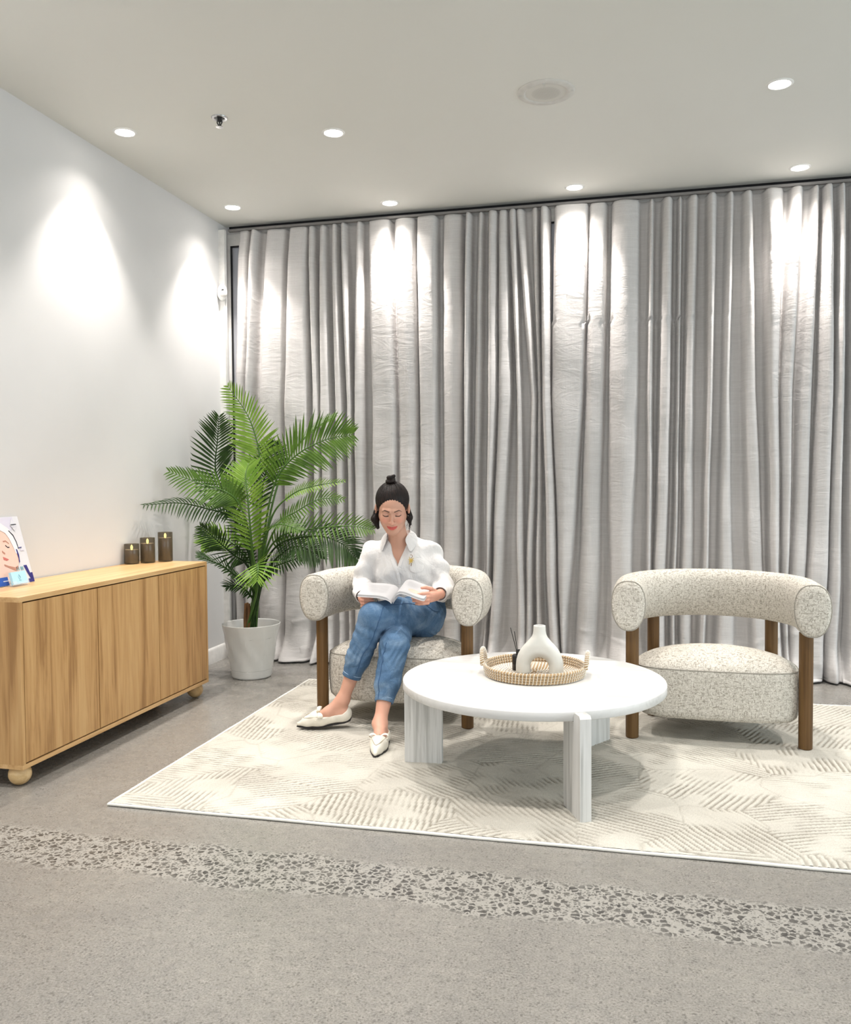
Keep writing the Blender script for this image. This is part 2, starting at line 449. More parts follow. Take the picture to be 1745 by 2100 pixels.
def tomesh(name, P, Q, col=None):
    me = bpy.data.meshes.new(name); me.vertices.add(len(P)); me.vertices.foreach_set('co', np.asarray(P, np.float32).ravel())
    k = Q.shape[1]
    me.loops.add(Q.size); me.loops.foreach_set('vertex_index', Q.ravel().astype(np.int32))
    me.polygons.add(len(Q)); me.polygons.foreach_set('loop_start', np.arange(0, Q.size, k, dtype=np.int32))
    try: me.polygons.foreach_set('loop_total', np.full(len(Q), k, np.int32))
    except Exception: pass
    me.update(calc_edges=True); me.validate()
    if col is not None:
        a = me.color_attributes.new('Col', 'FLOAT_COLOR', 'POINT')
        a.data.foreach_set('color', np.c_[col, np.ones(len(col))].astype(np.float32).ravel())
    me.polygons.foreach_set('use_smooth', [True]*len(me.polygons))
    return me
def nz3(P, sc, seed=0):
    """cheap smooth vector-free noise: sum of rotated sines"""
    r = np.random.RandomState(seed); out = np.zeros(len(P))
    for _ in range(7):
        k = r.normal(size=3); k *= sc*(.6+.9*r.rand())/np.linalg.norm(k); out += np.sin(P@k+r.rand()*6.28)
    return out/7*1.6

# ------------------------------------------------------------------ room shell
def struct(o): o['kind'] = 'structure'; return o
XL, YB, ZC = -2.76, 5.56, 3.0
struct(box('floor', (XL-.2, -4, -.1), (5.0, 5.75, 0), 'concrete'))
struct(box('ceiling', (XL-.2, -4, ZC), (5.0, 5.588, ZC+.1), 'ceiling_paint'))
struct(box('wall_left', (XL-.15, -4, 0), (XL, 5.73, 3.1), 'plaster_paint'))
# narrow wall above and beyond the window, set back behind the ceiling edge
struct(box('wall_back', (XL, 5.655, 2.955), (5.0, 5.715, 3.1), 'plaster_paint'))
bm = bmesh.new(); prism(bm, [(0, 0), (.016, 0), (.016, .070), (.012, .082), (.012, .088), (.006, .100), (0, .104)], -4, 5.5, lambda x, z, h: (XL+x, h, z))
struct(frombm('baseboard_left', bm, 'white_trim', smooth=30))
struct(box('trim_1', (XL, 5.47, 0), (XL+.043, 5.505, 2.95), 'white_trim', bevel=.002))
struct(box('trim_2', (XL, 5.615, 2.955), (5.0, 5.653, 2.985), 'plaster_paint'))   # head board under the ceiling edge
struct(box('gap_shade_strip', (XL, 5.640, 2.992), (5.0, 5.655, 3.02), 'black_rubber'))  # black strip standing in for the shade of the ceiling gap
# window wall behind the curtains
win = bpy.data.objects.new('window_1', None); C.objects.link(win); win['kind'] = 'structure'
xs_m = [XL-.008, -.54, 1.22, 2.9, 4.6]
bm = bmesh.new(); bx(bm, (XL, 5.610, 2.875), (5, 5.655, 2.955)); bx(bm, (XL, 5.610, 0), (5, 5.655, .07)); frombm('window_frame', bm, 'white_trim', win)
for i, xm in enumerate(xs_m):
    box('mullion', (xm-.02, 5.611, .07), (xm+.028, 5.655, 2.875), 'white_trim', win)
for a, b in zip(xs_m, xs_m[1:]):
    bm = bmesh.new()
    for q in (((a+.028, 5.613, .07), (a+.036, 5.645, 2.875)), ((b-.028, 5.613, .07), (b-.02, 5.645, 2.875)), ((a+.028, 5.613, 2.867), (b-.02, 5.645, 2.875))): bx(bm, *q)
    frombm('window_seal', bm, 'black_rubber', win)
    box('pane', (a+.034, 5.629, .07), (b-.024, 5.635, 2.870), 'window_glass', win)

# ------------------------------------------------------------------ curtains
T = [(-2.594,-2.519),(-2.512,-2.459),(-2.406,-2.259),(-2.235,-2.1),(-2.087,-2.042),(-2.015,-1.964),(-1.926,-1.882),(-1.859,-1.819),(-1.758,-1.715),(-1.668,-1.517),(-1.494,-1.358),(-1.345,-1.216),(-1.175,-1.051),(-1.029,-.995),(-.954,-.914),(-.882,-.824),(-.817,-.756),(-.741,-.701),(-.689,-.643),(-.6,-.567),(-.552,-.504),
 (-.471,-.269),(-.257,-.155),(-.12,.039),(.102,.125),(.176,.232),(.269,.288),(.325,.378),(.436,.483),(.543,.579),(.639,.693),(.758,.854),(.888,.957),(1.005,1.049),(1.073,1.13),(1.158,1.197)]
Mi = [(-2.624,-2.563),(-2.556,-2.506),(-2.46,-2.29),(-2.273,-2.106),(-2.071,-2.026),(-2.02,-1.948),(-1.914,-1.859),(-1.832,-1.792),(-1.778,-1.715),(-1.654,-1.492),(-1.476,-1.345),(-1.332,-1.219),(-1.181,-1.057),(-1.041,-1.009),(-.974,-.93),(-.89,-.827),(-.821,-.738),(-.704,-.679),(-.615,-.578),(-.572,-.554),(-.545,-.493),
 (-.487,-.296),(-.275,-.172),(-.134,.035),(.09,.121),(.161,.224),(.263,.28),(.308,.359),(.437,.468),(.528,.562),(.644,.712),(.769,.841),(.847,.916),(.953,1.022),(1.056,1.138),(1.148,1.2)]
Bo = [(-2.638,-2.569),(-2.562,-2.508),(-2.472,-2.294),(-2.28,-2.098),(-2.066,-2.021),(-2.008,-1.939),(-1.905,-1.857),(-1.83,-1.796),(-1.782,-1.714),(-1.657,-1.491),(-1.474,-1.349),(-1.336,-1.226),(-1.187,-1.062),(-1.046,-1.021),(-.998,-.954),(-.907,-.878),(-.863,-.794),(-.707,-.664),(-.645,-.602),(-.584,-.553),(-.52,-.459),
 (-.453,-.359),(-.311,-.198),(-.133,.004),(.089,.123),(.138,.206),(.243,.266),(.295,.357),(.413,.447),(.505,.583),(.674,.758),(.794,.853),(.864,.907),(.923,1.0),(1.011,1.114),(1.125,1.185)]
for L_, x0 in ((T, 1.235), (Mi, 1.235), (Bo, 1.235)):
    pass
extra = []; x = 1.225; rr = random.Random(3)
while x < 2.2:
    wd = rr.uniform(.05, .13); extra.append((x, x+wd)); x += wd+rr.uniform(.015, .06)
T += extra; Mi += extra; Bo += extra
FX = 1.018
def curtain(i0, i1, xa, xb, label, seed):
    rs = np.random.RandomState(seed)
    nzv = 150; zs = np.r_[np.linspace(0.012, .32, 44), np.linspace(.34, 2.80, 70), np.linspace(2.815, 2.945, 10)]
    nu = int((xb-xa)/.0042); us = np.linspace(0, 1, nu)
    top = np.array(T[i0:i1]); mid = np.array(Mi[i0:i1]); bot = np.array(Bo[i0:i1])
    top, mid, bot = top*FX, mid*FX, bot*FX
    fold_amp = rs.uniform(.75, 1.1, len(top)); ph = rs.uniform(0, 6.28, len(top))
    P = np.zeros((len(zs), nu, 3))
    for a, z in enumerate(zs):
        if z > 1.75: f = np.clip((z-1.75)/(2.69-1.75), 0, 1.25); bb = mid*(1-f)+top*f
        else: f = np.clip((1.75-z)/(1.75-.764), 0, 1.9); bb = mid*(1-f)+bot*f
        xl = bb[0][0]-(.028 if i0 else .016)*(z < 2.2 or i0 != 21); xr = bb[-1][1]+.012 if i1 == 21 else xb*FX
        x = xl+(xr-xl)*us
        d = np.zeros(nu)
        sw = .008+.003*np.clip((1.0-z), 0, 1)
        for j, (l, r) in enumerate(bb):
            l, r = min(l, r-.012), max(r, l+.012)
            m = 1/(1+np.exp(-(x-l)/(sw*.55)))*1/(1+np.exp((x-r)/(sw*.55)))
            tt = np.clip((x-l)/(r-l), 0, 1)
            bulge = .80+.20*np.sin(PI*tt)+.05*np.sin(2*PI*tt+ph[j]+z*.8)
            d = np.maximum(d, m*bulge*fold_amp[j])
        # valleys are not flat either
        d = d+.05*np.sin(x*46+2.1*np.sin(z*.9+seed))*(1-d)
        amp = .115*(1-.30*np.clip((z-2.75)/.2, 0, 1))*(1+.15*np.clip(1-z, 0, 1))
        y = 5.590-amp*d
        y += .004*np.sin(9*z+x*5+1.3*np.sin(z*4+x*3))
        # soft horizontal creases in the linen, in short runs
        y -= .0035*np.maximum(0, np.sin(z*37+3*np.sin(x*4.1+z*1.7)))**6*(np.sin(x*6.3+z*2.9+seed) > .1)
        # hem pools and kicks out over the floor
        k = np.clip((.24-z)/.24, 0, 1)
        y -= k**1.8*(.085+.055*np.sin(x*8.5+seed)+.035*np.sin(x*21+z*14))*1.1
        zz = z-.012*k*np.sin(x*17+seed)*(z > .03)
        P[a, :, 0] = x+.006*np.sin(z*5+x*9)*np.clip(1.5-z, 0, 1); P[a, :, 1] = y; P[a, :, 2] = np.maximum(zz, .004)
    A, B = P.shape[:2]; V = P.reshape(-1, 3)
    I = np.arange(A-1)[:, None]*B+np.arange(B-1)[None, :]
    Q = np.stack([I, I+1, I+B+1, I+B], -1).reshape(-1, 4)
    me = tomesh('curtain', V, Q)
    o = link('curtain', me, 'linen')
    sd = o.modifiers.new('thick', 'SOLIDIFY'); sd.thickness = .0022; sd.offset = 1
    tag(o, label, 'curtain', 'linen curtains along the window wall'); return o
curtain(0, 21, -2.612, -.497, 'pale linen curtain hanging behind the palm and the seated woman, nearest the left wall', 1)
curtain(21, 36, -.475, 1.203, 'pale linen curtain hanging behind the empty armchair, right of the narrow gap', 2)
curtain(36, len(T), 1.209, 2.1, 'sliver of pale linen curtain cut off by the right edge of the photo', 5)
rail = box('curtain_track', (XL+.05, 5.52, 2.949), (2.6, 5.55, 2.964), 'track_shaded'); tag(rail, 'curtain track coloured dark for shade, running under the ceiling edge', 'track')
rail2 = None

# ------------------------------------------------------------------ ceiling fittings
def make_down(label, loc):
    r = empty('downlight', loc, label, 'ceiling light', 'recessed downlights in the ceiling')
    bm = bmesh.new(); lathe(bm, [(.046, .004), (.046, -.002), (.048, -.0045), (.056, -.004), (.060, -.001), (.060, .0)], 40)
    frombm('trim_ring', bm, 'white_metal', r, smooth=50)
    bm = bmesh.new(); lathe(bm, [(.046, -.001), (.030, -.0035), (.001, -.0045)], 32); frombm('lens', bm, 'lamp_glow', r, smooth=60)
    for en, sz, bl in ((SPOT_W, 84, .6), (WIDE_W, 125, .8)):
        l = bpy.data.lights.new('beam', 'SPOT'); l.energy = en; l.color = SPOT_C; l.spot_size = math.radians(sz); l.spot_blend = bl; l.shadow_soft_size = .03
        o = bpy.data.objects.new('beam', l); C.objects.link(o); o.parent = r; o.location = (0, 0, -.012)
    return r
LP = [(-2.504, 3.958, 'downlight nearest the upper left wall edge, above the wood sideboard'), (-2.515, 5.193, 'downlight in the far left corner of the ceiling above the palm'),
      (-1.483, 4.228, 'downlight right of the fire sprinkler, centre left of the ceiling'), (-1.508, 5.368, 'downlight by the curtain top above the seated woman'),
      (-.341, 5.368, 'downlight by the curtain top above the coffee table'), (.934, 5.362, 'downlight by the curtain top at the right, above the empty armchair'),
      (.646, 4.217, 'downlight at the far right of the ceiling, right of the round speaker')]
d0 = None
for x, y, lab in LP:
    if d0 is None: d0 = make_down(lab, (x, y, ZC))
    else: copy_thing(d0, (x, y, ZC), 0, lab)
# assumed lamps continuing the same grid outside the frame: unseen, light only
for x, y in ((-2.5, 2.7), (-2.5, 1.4), (-1.48, 2.6), (-.3, 2.5), (.8, 2.6), (2.1, 4.2), (2.2, 5.35), (-.4, .8), (1.2, .8)):
    l = bpy.data.lights.new('beam', 'SPOT'); l.energy = SPOT_W; l.color = SPOT_C; l.spot_size = math.radians(100); l.spot_blend = .8; l.shadow_soft_size = .03
    o = bpy.data.objects.new('beam', l); C.objects.link(o); o.location = (x, y, ZC-.012)
# ceiling speaker
sp = empty('ceiling_speaker', (-.386, 4.036, ZC), 'large round off-white speaker grille flush in the ceiling', 'speaker')
bm = bmesh.new(); lathe(bm, [(.093, -.004), (.096, -.008), (.105, -.009), (.126, -.006), (.132, -.002), (.132, 0)], 64); frombm('trim_ring', bm, 'speaker_paint', sp, smooth=50)
t = NT('grille', .7, (.5, .49, .46)); vv = t.node('ShaderNodeTexVoronoi'); vv.inputs['Scale'].default_value = 260; vv.inputs['Randomness'].default_value = 0
t.l.new(t.map(), vv.inputs['Vector']); t.col(t.mix(t.math('LESS_THAN', vv.outputs['Distance'], .33), (.62, .61, .57), (.30, .29, .27)))
bm = bmesh.new(); lathe(bm, [(.094, -.005), (.06, -.007), (.001, -.008)], 48); frombm('grille', bm, 'grille', sp, smooth=50)
for q in (((-.004, -.11, -.013), (.004, -.085, -.008)), ((-.124, -.01, -.0105), (-.112, .0, -.007)), ((.112, -.01, -.0105), (.124, 0, -.007))): box('clip', q[0], q[1], 'speaker_paint', sp)
# sprinkler
sk = empty('fire_sprinkler', (-1.959, 3.917, ZC), 'small chrome and black fire sprinkler head hanging from the ceiling', 'sprinkler')
bm = bmesh.new(); lathe(bm, [(.024, -.001), (.027, -.006), (.036, -.007), (.040, -.003), (.040, 0)], 40); frombm('escutcheon', bm, 'chrome', sk, smooth=50)
bm = bmesh.new(); lathe(bm, [(.026, -.002), (.014, -.006), (.001, -.006)], 24); lathe(bm, [(.011, -.004), (.011, -.018), (.006, -.022)], 16, cap=True)
for s_ in (-1, 1): tube(bm, [(s_*.011, 0, -.012), (s_*.013, 0, -.024), (s_*.004, 0, -.040)], .003, 6)
tube(bm, [(0, 0, -.02), (0, 0, -.044)], .0035, 8); frombm('frame', bm, 'dark_metal', sk, smooth=40)
bm = bmesh.new(); lathe(bm, [(.001, -.044), (.016, -.044), (.018, -.047), (.001, -.048)], 20); frombm('deflector', bm, 'chrome', sk, smooth=40)
# motion detector in the corner
md = empty('motion_sensor', (XL+.002, 5.455, 2.50), 'small white oval motion sensor on the left wall by the window frame', 'sensor')
Md = Matrix.Rotation(math.radians(-50), 4, 'Z')
bm = bmesh.new(); bmesh.ops.create_uvsphere(bm, u_segments=28, v_segments=16, radius=1, matrix=Matrix.Translation((.03, -.0, .02))@Matrix.Diagonal((.034, .033, .056, 1))); frombm('housing', bm, 'white_metal', md, smooth=60)
bm = bmesh.new(); bmesh.ops.create_uvsphere(bm, u_segments=20, v_segments=12, radius=1, matrix=Matrix.Translation((.044, -.012, .006))@Matrix.Diagonal((.024, .026, .024, 1))); frombm('lens', bm, 'speaker_paint', md, smooth=60)
bm = bmesh.new(); bx(bm, (.040, -.0345, .030), (.056, -.026, .034)); frombm('slot', bm, 'black_rubber', md)

# ------------------------------------------------------------------ sideboard
sb = empty('sideboard', (-2.56, 3.70, 0), 'long light oak three-door sideboard on ball feet against the left wall', 'sideboard')
ox, oy = -2.56, 3.70
def sbox(name, a, b, mat, bevel=.0012, parent=sb): return box(name, (a[0]-ox, a[1]-oy, a[2]), (b[0]-ox, b[1]-oy, b[2]), mat, parent, bevel=bevel)
X0, X1, Y0, Y1, Z0, Z1 = -2.752, -2.36, 2.925, 4.475, .078, .770
sbox('top_panel', (X0, Y0, Z1-.020), (X1, Y1, Z1), 'oak_lengthwise')
sbox('side_panel', (X0, Y0, Z0+.018), (X1, Y0+.018, Z1-.020), 'oak_vertical')
sbox('side_panel', (X0, Y1-.018, Z0+.018), (X1, Y1, Z1-.020), 'oak_vertical')
sbox('bottom_panel', (X0, Y0, Z0), (X1, Y1, Z0+.018), 'oak_lengthwise')
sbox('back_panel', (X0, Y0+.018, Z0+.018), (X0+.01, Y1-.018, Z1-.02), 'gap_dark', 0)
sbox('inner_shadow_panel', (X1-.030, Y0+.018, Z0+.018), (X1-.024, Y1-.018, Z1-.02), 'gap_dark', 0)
for a, b, pr in ((Y0+.022, 3.437, 0), (3.443, 3.956, .0), (3.961, Y1-.020, .0)):
    sbox('door', (X1-.020+pr, a, Z0+.024), (X1-.001+pr, b, Z1-.026), 'oak_vertical')
for fx, fy in ((X1-.055, Y0+.05), (X1-.055, Y1-.06), (X0+.055, Y0+.05), (X0+.055, Y1-.06)):
    bm = bmesh.new(); bmesh.ops.create_uvsphere(bm, u_segments=32, v_segments=18, radius=.045, matrix=Matrix.Translation((fx-ox, fy-oy, .045)))
    for v_ in bm.verts: v_.co.z = max(0, min(v_.co.z, .0785))
    frombm('ball_foot', bm, 'oak_ball', sb, smooth=50)

# candles
def candle(x, y, h, lab):
    r = empty('candle', (x, y, .770), lab, 'candle', 'flameless candles on the sideboard')
    R_ = .041
    bm = bmesh.new(); lathe(bm, [(.001, .001), (R_-.003, .001), (R_, .004), (R_, h-.001), (R_-.001, h), (R_-.003, h-.001), (R_-.003, .006), (.001, .006)], 48)
    frombm('glass_jar', bm, 'smoked_glass', r, smooth=50)
    wh = h-.032
    bm = bmesh.new(); lathe(bm, [(.001, .008), (R_-.005, .008), (R_-.005, wh), (R_-.009, wh-.001), (R_-.014, wh-.004), (.001, wh-.006)], 40)
    w_ = frombm('wax', bm, 'wax', r, smooth=50)
    bm = bmesh.new(); lathe(bm, [(.001, wh-.006), (.0055, wh+.002), (.0075, wh+.012), (.006, wh+.020), (.001, wh+.027)], 16); frombm('flame', bm, 'flame_glow', r, smooth=60)
candle(-2.712, 4.275, .112, 'shortest smoked-glass candle, leftmost of three on the sideboard')
candle(-2.660, 4.352, .142, 'middle-height smoked-glass candle, second of three on the sideboard')
candle(-2.606, 4.450, .168, 'tallest smoked-glass candle nearest the palm on the sideboard')

# poster card leaning on the wall: local u along +y, v up the sheet, n out
pl = empty('poster', (-2.671, 3.417, .770), 'glossy advertising card of a woman in a white headband leaning on the wall', 'poster')
ang = math.atan2(.085, .300)
def PP(u, v, n=0):   # u: metres leftwards (towards -y) from the right edge, v up
    nx, nz = math.cos(ang), math.sin(ang)
    bow = 0
    return (-math.sin(ang)*v+nx*(n+bow), -u, math.cos(ang)*v+nz*(n+bow)+.0008)
def sheet(name, poly, mat, n, par=pl, fn=PP, th=.0006, sub=1):
    bm = bmesh.new(); prism(bm, poly, n, n+th, lambda a, b, h: fn(a, b, h)); return frombm(name, bm, mat, par)
bm = bmesh.new()
NV = 16
for i in range(NV):
    v0, v1 = .312*i/NV, .312*(i+1)/NV
    for n_ in (0, .0012): pass
    prism(bm, [(0, v0), (.30, v0), (.30, v1), (0, v1)], -.0012, 0, PP)
bmesh.ops.remove_doubles(bm, verts=bm.verts, dist=1e-5)
frombm('card', bm, 'print_white', pl)
def strip(name, poly, mat, n): return sheet(name, poly, mat, n)
def fstrip(name, poly, mat, n): return sheet(name, [(u*.72-.006, v) for u, v in poly], mat, n)
def arcpts(cx, cy, rx, ry, a0, a1, n=14): return [(cx+rx*math.cos(math.radians(a0+(a1-a0)*i/(n-1))), cy+ry*math.sin(math.radians(a0+(a1-a0)*i/(n-1)))) for i in range(n)]
# v: 0 bottom .. .312 top ; u: 0 right edge .. leftwards
fstrip('print_lilac_shape', [(.060, .310), (.28, .310), (.28, .262), (.10, .248), (.060, .27)], 'print_lilac', .0004)
fstrip('print_face', [(.420, .010), (.420, .262), (.21, .262), (.150, .248), (.128, .225), (.112, .195), (.104, .165), (.098, .135), (.094, .115), (.104, .098), (.118, .082), (.122, .04), (.120, .012)], 'print_skin', .0008)
fstrip('print_jaw_shade', [(.118, .084), (.150, .078), (.200, .088), (.235, .098), (.236, .090), (.195, .076), (.150, .062), (.122, .070)], 'print_skin_dark', .0016)
fstrip('print_headband', [(.300, .262), (.225, .262), (.160, .238), (.138, .212), (.122, .175), (.112, .140), (.085, .140), (.078, .170), (.084, .205), (.100, .235), (.130, .262), (.18, .285), (.300, .288)], 'print_band', .0024)
fstrip('print_headband_line', [(.128, .246), (.100, .222), (.086, .190), (.083, .160), (.078, .160), (.080, .192), (.094, .226), (.124, .249)], 'print_black', .0032)
fstrip('print_hair', [(.104, .160), (.100, .118), (.106, .095), (.097, .100), (.090, .130), (.094, .158)], 'print_navy', .0032)
fstrip('print_brow', [(.196, .203), (.172, .205), (.148, .190), (.150, .186), (.172, .199), (.194, .197)], 'print_skin_dark', .0016)
fstrip('print_eyelash', [(.186, .180), (.168, .169), (.152, .170), (.154, .174), (.168, .174), (.182, .184)], 'print_black', .0016)
fstrip('print_nose', [(.224, .160), (.206, .150), (.203, .144), (.212, .142), (.226, .152)], 'print_skin_dark', .0016)
fstrip('print_lips', [(.230, .132), (.205, .124), (.184, .117), (.205, .112), (.230, .118)], 'print_lips', .0016)
fstrip('print_diamond', [(.078, .302), (.058, .272), (.046, .268), (.058, .255), (.072, .245), (.088, .262), (.10, .272)], 'print_white', .0028)
fstrip('print_text_bar', [(.046, .276), (.095, .275), (.095, .271), (.046, .272)], 'print_black', .0040)
fstrip('print_text_bar', [(.044, .266), (.090, .265), (.090, .2635), (.044, .2645)], 'print_lilac', .0040)
strip('print_text_bar', [(.028, .168), (.054, .166), (.054, .162), (.028, .164)], 'print_navy', .0016)
strip('print_text_bar', [(.016, .156), (.040, .156), (.040, .150), (.016, .150)], 'print_lilac', .0016)
strip('print_bottle', [(.026, .082), (.046, .082), (.034, .050), (.020, .018), (.008, .018), (.018, .050)], 'print_navy', .0016)
strip('print_corner', [(0.001, .045), (.014, .045), (.014, .018), (.036, .018), (.040, .002), (.001, .002)], 'print_navy', .0016)
for u in (.052, .062, .078, .090): strip('print_bottle', [(u, .078), (u+.006, .078), (u+.006, .062), (u, .062)], 'print_teal', .0016)
strip('print_blue_band', [(.168, .040), (.300, .040), (.300, .002), (.168, .002)], 'print_blue', .0040)
strip('print_text_bar', [(.13, .024), (.20, .024), (.20, .020), (.13, .020)], 'print_white', .0048)

# card holder with pale blue cards
ch = empty('card_holder', (-2.628, 3.266, .770), 'clear stand of pale blue cards in front of the leaning poster', 'card holder')
tl = math.radians(18); cr = math.radians(14)
def CP(u, v, n):   # u along y, v up, n out (+x)
    x = -math.sin(tl)*v+math.cos(tl)*n; z = math.cos(tl)*v+math.sin(tl)*n
    return (x*math.cos(cr)-(-u)*math.sin(cr)*-1*0+x*0-.0+(u*-.0), u, z+.004)
bm = bmesh.new(); prism(bm, [(-.052, 0), (.052, 0), (.052, .048), (-.052, .048)], -.006, -.004, CP); prism(bm, [(-.052, 0), (.052, 0), (.052, .018), (.030, .018), (.020, .010), (-.020, .010), (-.030, .018), (-.052, .018)], .010, .012, CP)
prism(bm, [(-.052, 0), (.052, 0), (.052, .003), (-.052, .003)], -.006, .012, CP); bx(bm, (-.040, -.052, .0), (.012, .052, .003)); frombm('stand', bm, 'clear_acrylic', ch)
bm = bmesh.new(); prism(bm, [(-.046, .004), (.046, .004), (.046, .060), (-.046, .060)], -.003, .009, CP); cs_ = frombm('card_stack', bm, 'print_sky', ch)
dp = [(.0, .046), (-.006, .038), (-.007, .031), (-.003, .026), (.002, .026), (.0055, .030), (.005, .036)]
bm = bmesh.new(); pts_ = [CP(a, b, .0096) for a, b in dp]; tube(bm, pts_, .0006, 5, closed=True); tube(bm, [CP(a, b, .0096) for a, b in ((.001, .041), (.003, .034), (.0, .030))], .0005, 5)
frombm('print_drop_emblem', bm, 'print_teal', cs_)
bm = bmesh.new(); prism(bm, [(-.007, .019), (.007, .019), (.007, .021), (-.007, .021)], .0091, .0096, CP); frombm('print_text_bar', bm, 'print_teal', cs_)

# ------------------------------------------------------------------ rug
RX0, RX1, RY0, RY1 = -1.925, 1.30, 2.845, 4.93
rug = empty('rug', ((RX0+RX1)/2, (RY0+RY1)/2, 0), 'large cream rug with carved hatched lines under the armchairs and table', 'rug')
st = .0062
gx = np.arange(RX0+.008, RX1-.007, st); gy = np.arange(RY0+.008, RY1-.007, st)
GX, GY = np.meshgrid(gx, gy, indexing='ij')
rs = np.random.RandomState(11); cells = []
for i in range(-1, 9):
    for j in range(-1, 6):
        cells.append((RX0+(i+.5+rs.uniform(-.33, .33))*.40, RY0+(j+.5+rs.uniform(-.33, .33))*.42, rs.choice([0, 30, 60, 90, 120, 150])+rs.uniform(-8, 8), rs.uniform(0, 6)))
best = np.full(GX.shape, 9.); ang_ = np.zeros(GX.shape); phs = np.zeros(GX.shape); sec = np.full(GX.shape, 9.)
for cx, cy, a_, p_ in cells:
    ca, sa_ = math.cos(math.radians(a_*1.0+45)), math.sin(math.radians(a_*1.0+45))
    dx, dy = GX-cx, GY-cy
    dd = np.maximum(np.abs(dx*ca+dy*sa_), np.abs(-dx*sa_+dy*ca)*.9)
    m = dd < best; sec = np.where(m, best, np.minimum(sec, dd)); best = np.where(m, dd, best); ang_ = np.where(m, math.radians(a_), ang_); phs = np.where(m, p_, phs)
PG = np.stack([GX.ravel(), GY.ravel(), np.zeros(GX.size)], 1)
wob = nz3(PG, 16, 3).reshape(GX.shape)*.0055+nz3(PG, 60, 4).reshape(GX.shape)*.0025
s_ = GX*np.cos(ang_)+GY*np.sin(ang_)+wob
gro = np.clip((np.sin(s_*2*PI/.024+phs)-.05)*1.6, 0, 1)
along = -GX*np.sin(ang_)+GY*np.cos(ang_)
brk = nz3(PG, 42, 8).reshape(GX.shape)+.9*nz3(PG, 13, 9).reshape(GX.shape)
gro = gro*np.clip(brk*1.5+.75, 0.05, 1)
gro = np.maximum(gro, np.clip(1-(sec-best)/.008, 0, 1)*.5)
H_ = .014-.0042*gro+nz3(PG, 300, 5).reshape(GX.shape)*.0009+np.random.rand(*GX.shape)*.0012
edge = np.minimum(np.minimum(GX-RX0, RX1-GX), np.minimum(GY-RY0, RY1-GY)); H_ = H_*np.clip(.45+edge/.03, 0, 1)
V = np.stack([GX-rug.location.x, GY-rug.location.y, H_], -1).reshape(-1, 3)
A, B = GX.shape; I = np.arange(A-1)[:, None]*B+np.arange(B-1)[None, :]
me = tomesh('pile', V, np.stack([I, I+B, I+B+1, I+1], -1).reshape(-1, 4))
at_ = me.attributes.new('groove', 'FLOAT', 'POINT'); at_.data.foreach_set('value', gro.ravel().astype(np.float32))
o = link('pile', me, 'rug_pile', rug); o['kind'] = 'stuff'
bm = bmesh.new()
hx, hy = (RX1-RX0)/2, (RY1-RY0)/2
bx(bm, (-hx+.006, -hy+.006, .001), (hx-.006, hy-.006, .007))
frombm('backing', bm, 'rug_binding', rug)
bm = bmesh.new(); cpts = []
for a, b in (((-hx, -hy), (hx, -hy)), ((hx, -hy), (hx, hy)), ((hx, hy), (-hx, hy)), ((-hx, hy), (-hx, -hy))):
    for i in range(30): cpts.append((a[0]+(b[0]-a[0])*i/30, a[1]+(b[1]-a[1])*i/30, .0065+.0008*math.sin(i*1.3)))
tube(bm, cpts, .0058, 8, closed=True); frombm('binding', bm, 'rug_binding', rug, smooth=60)

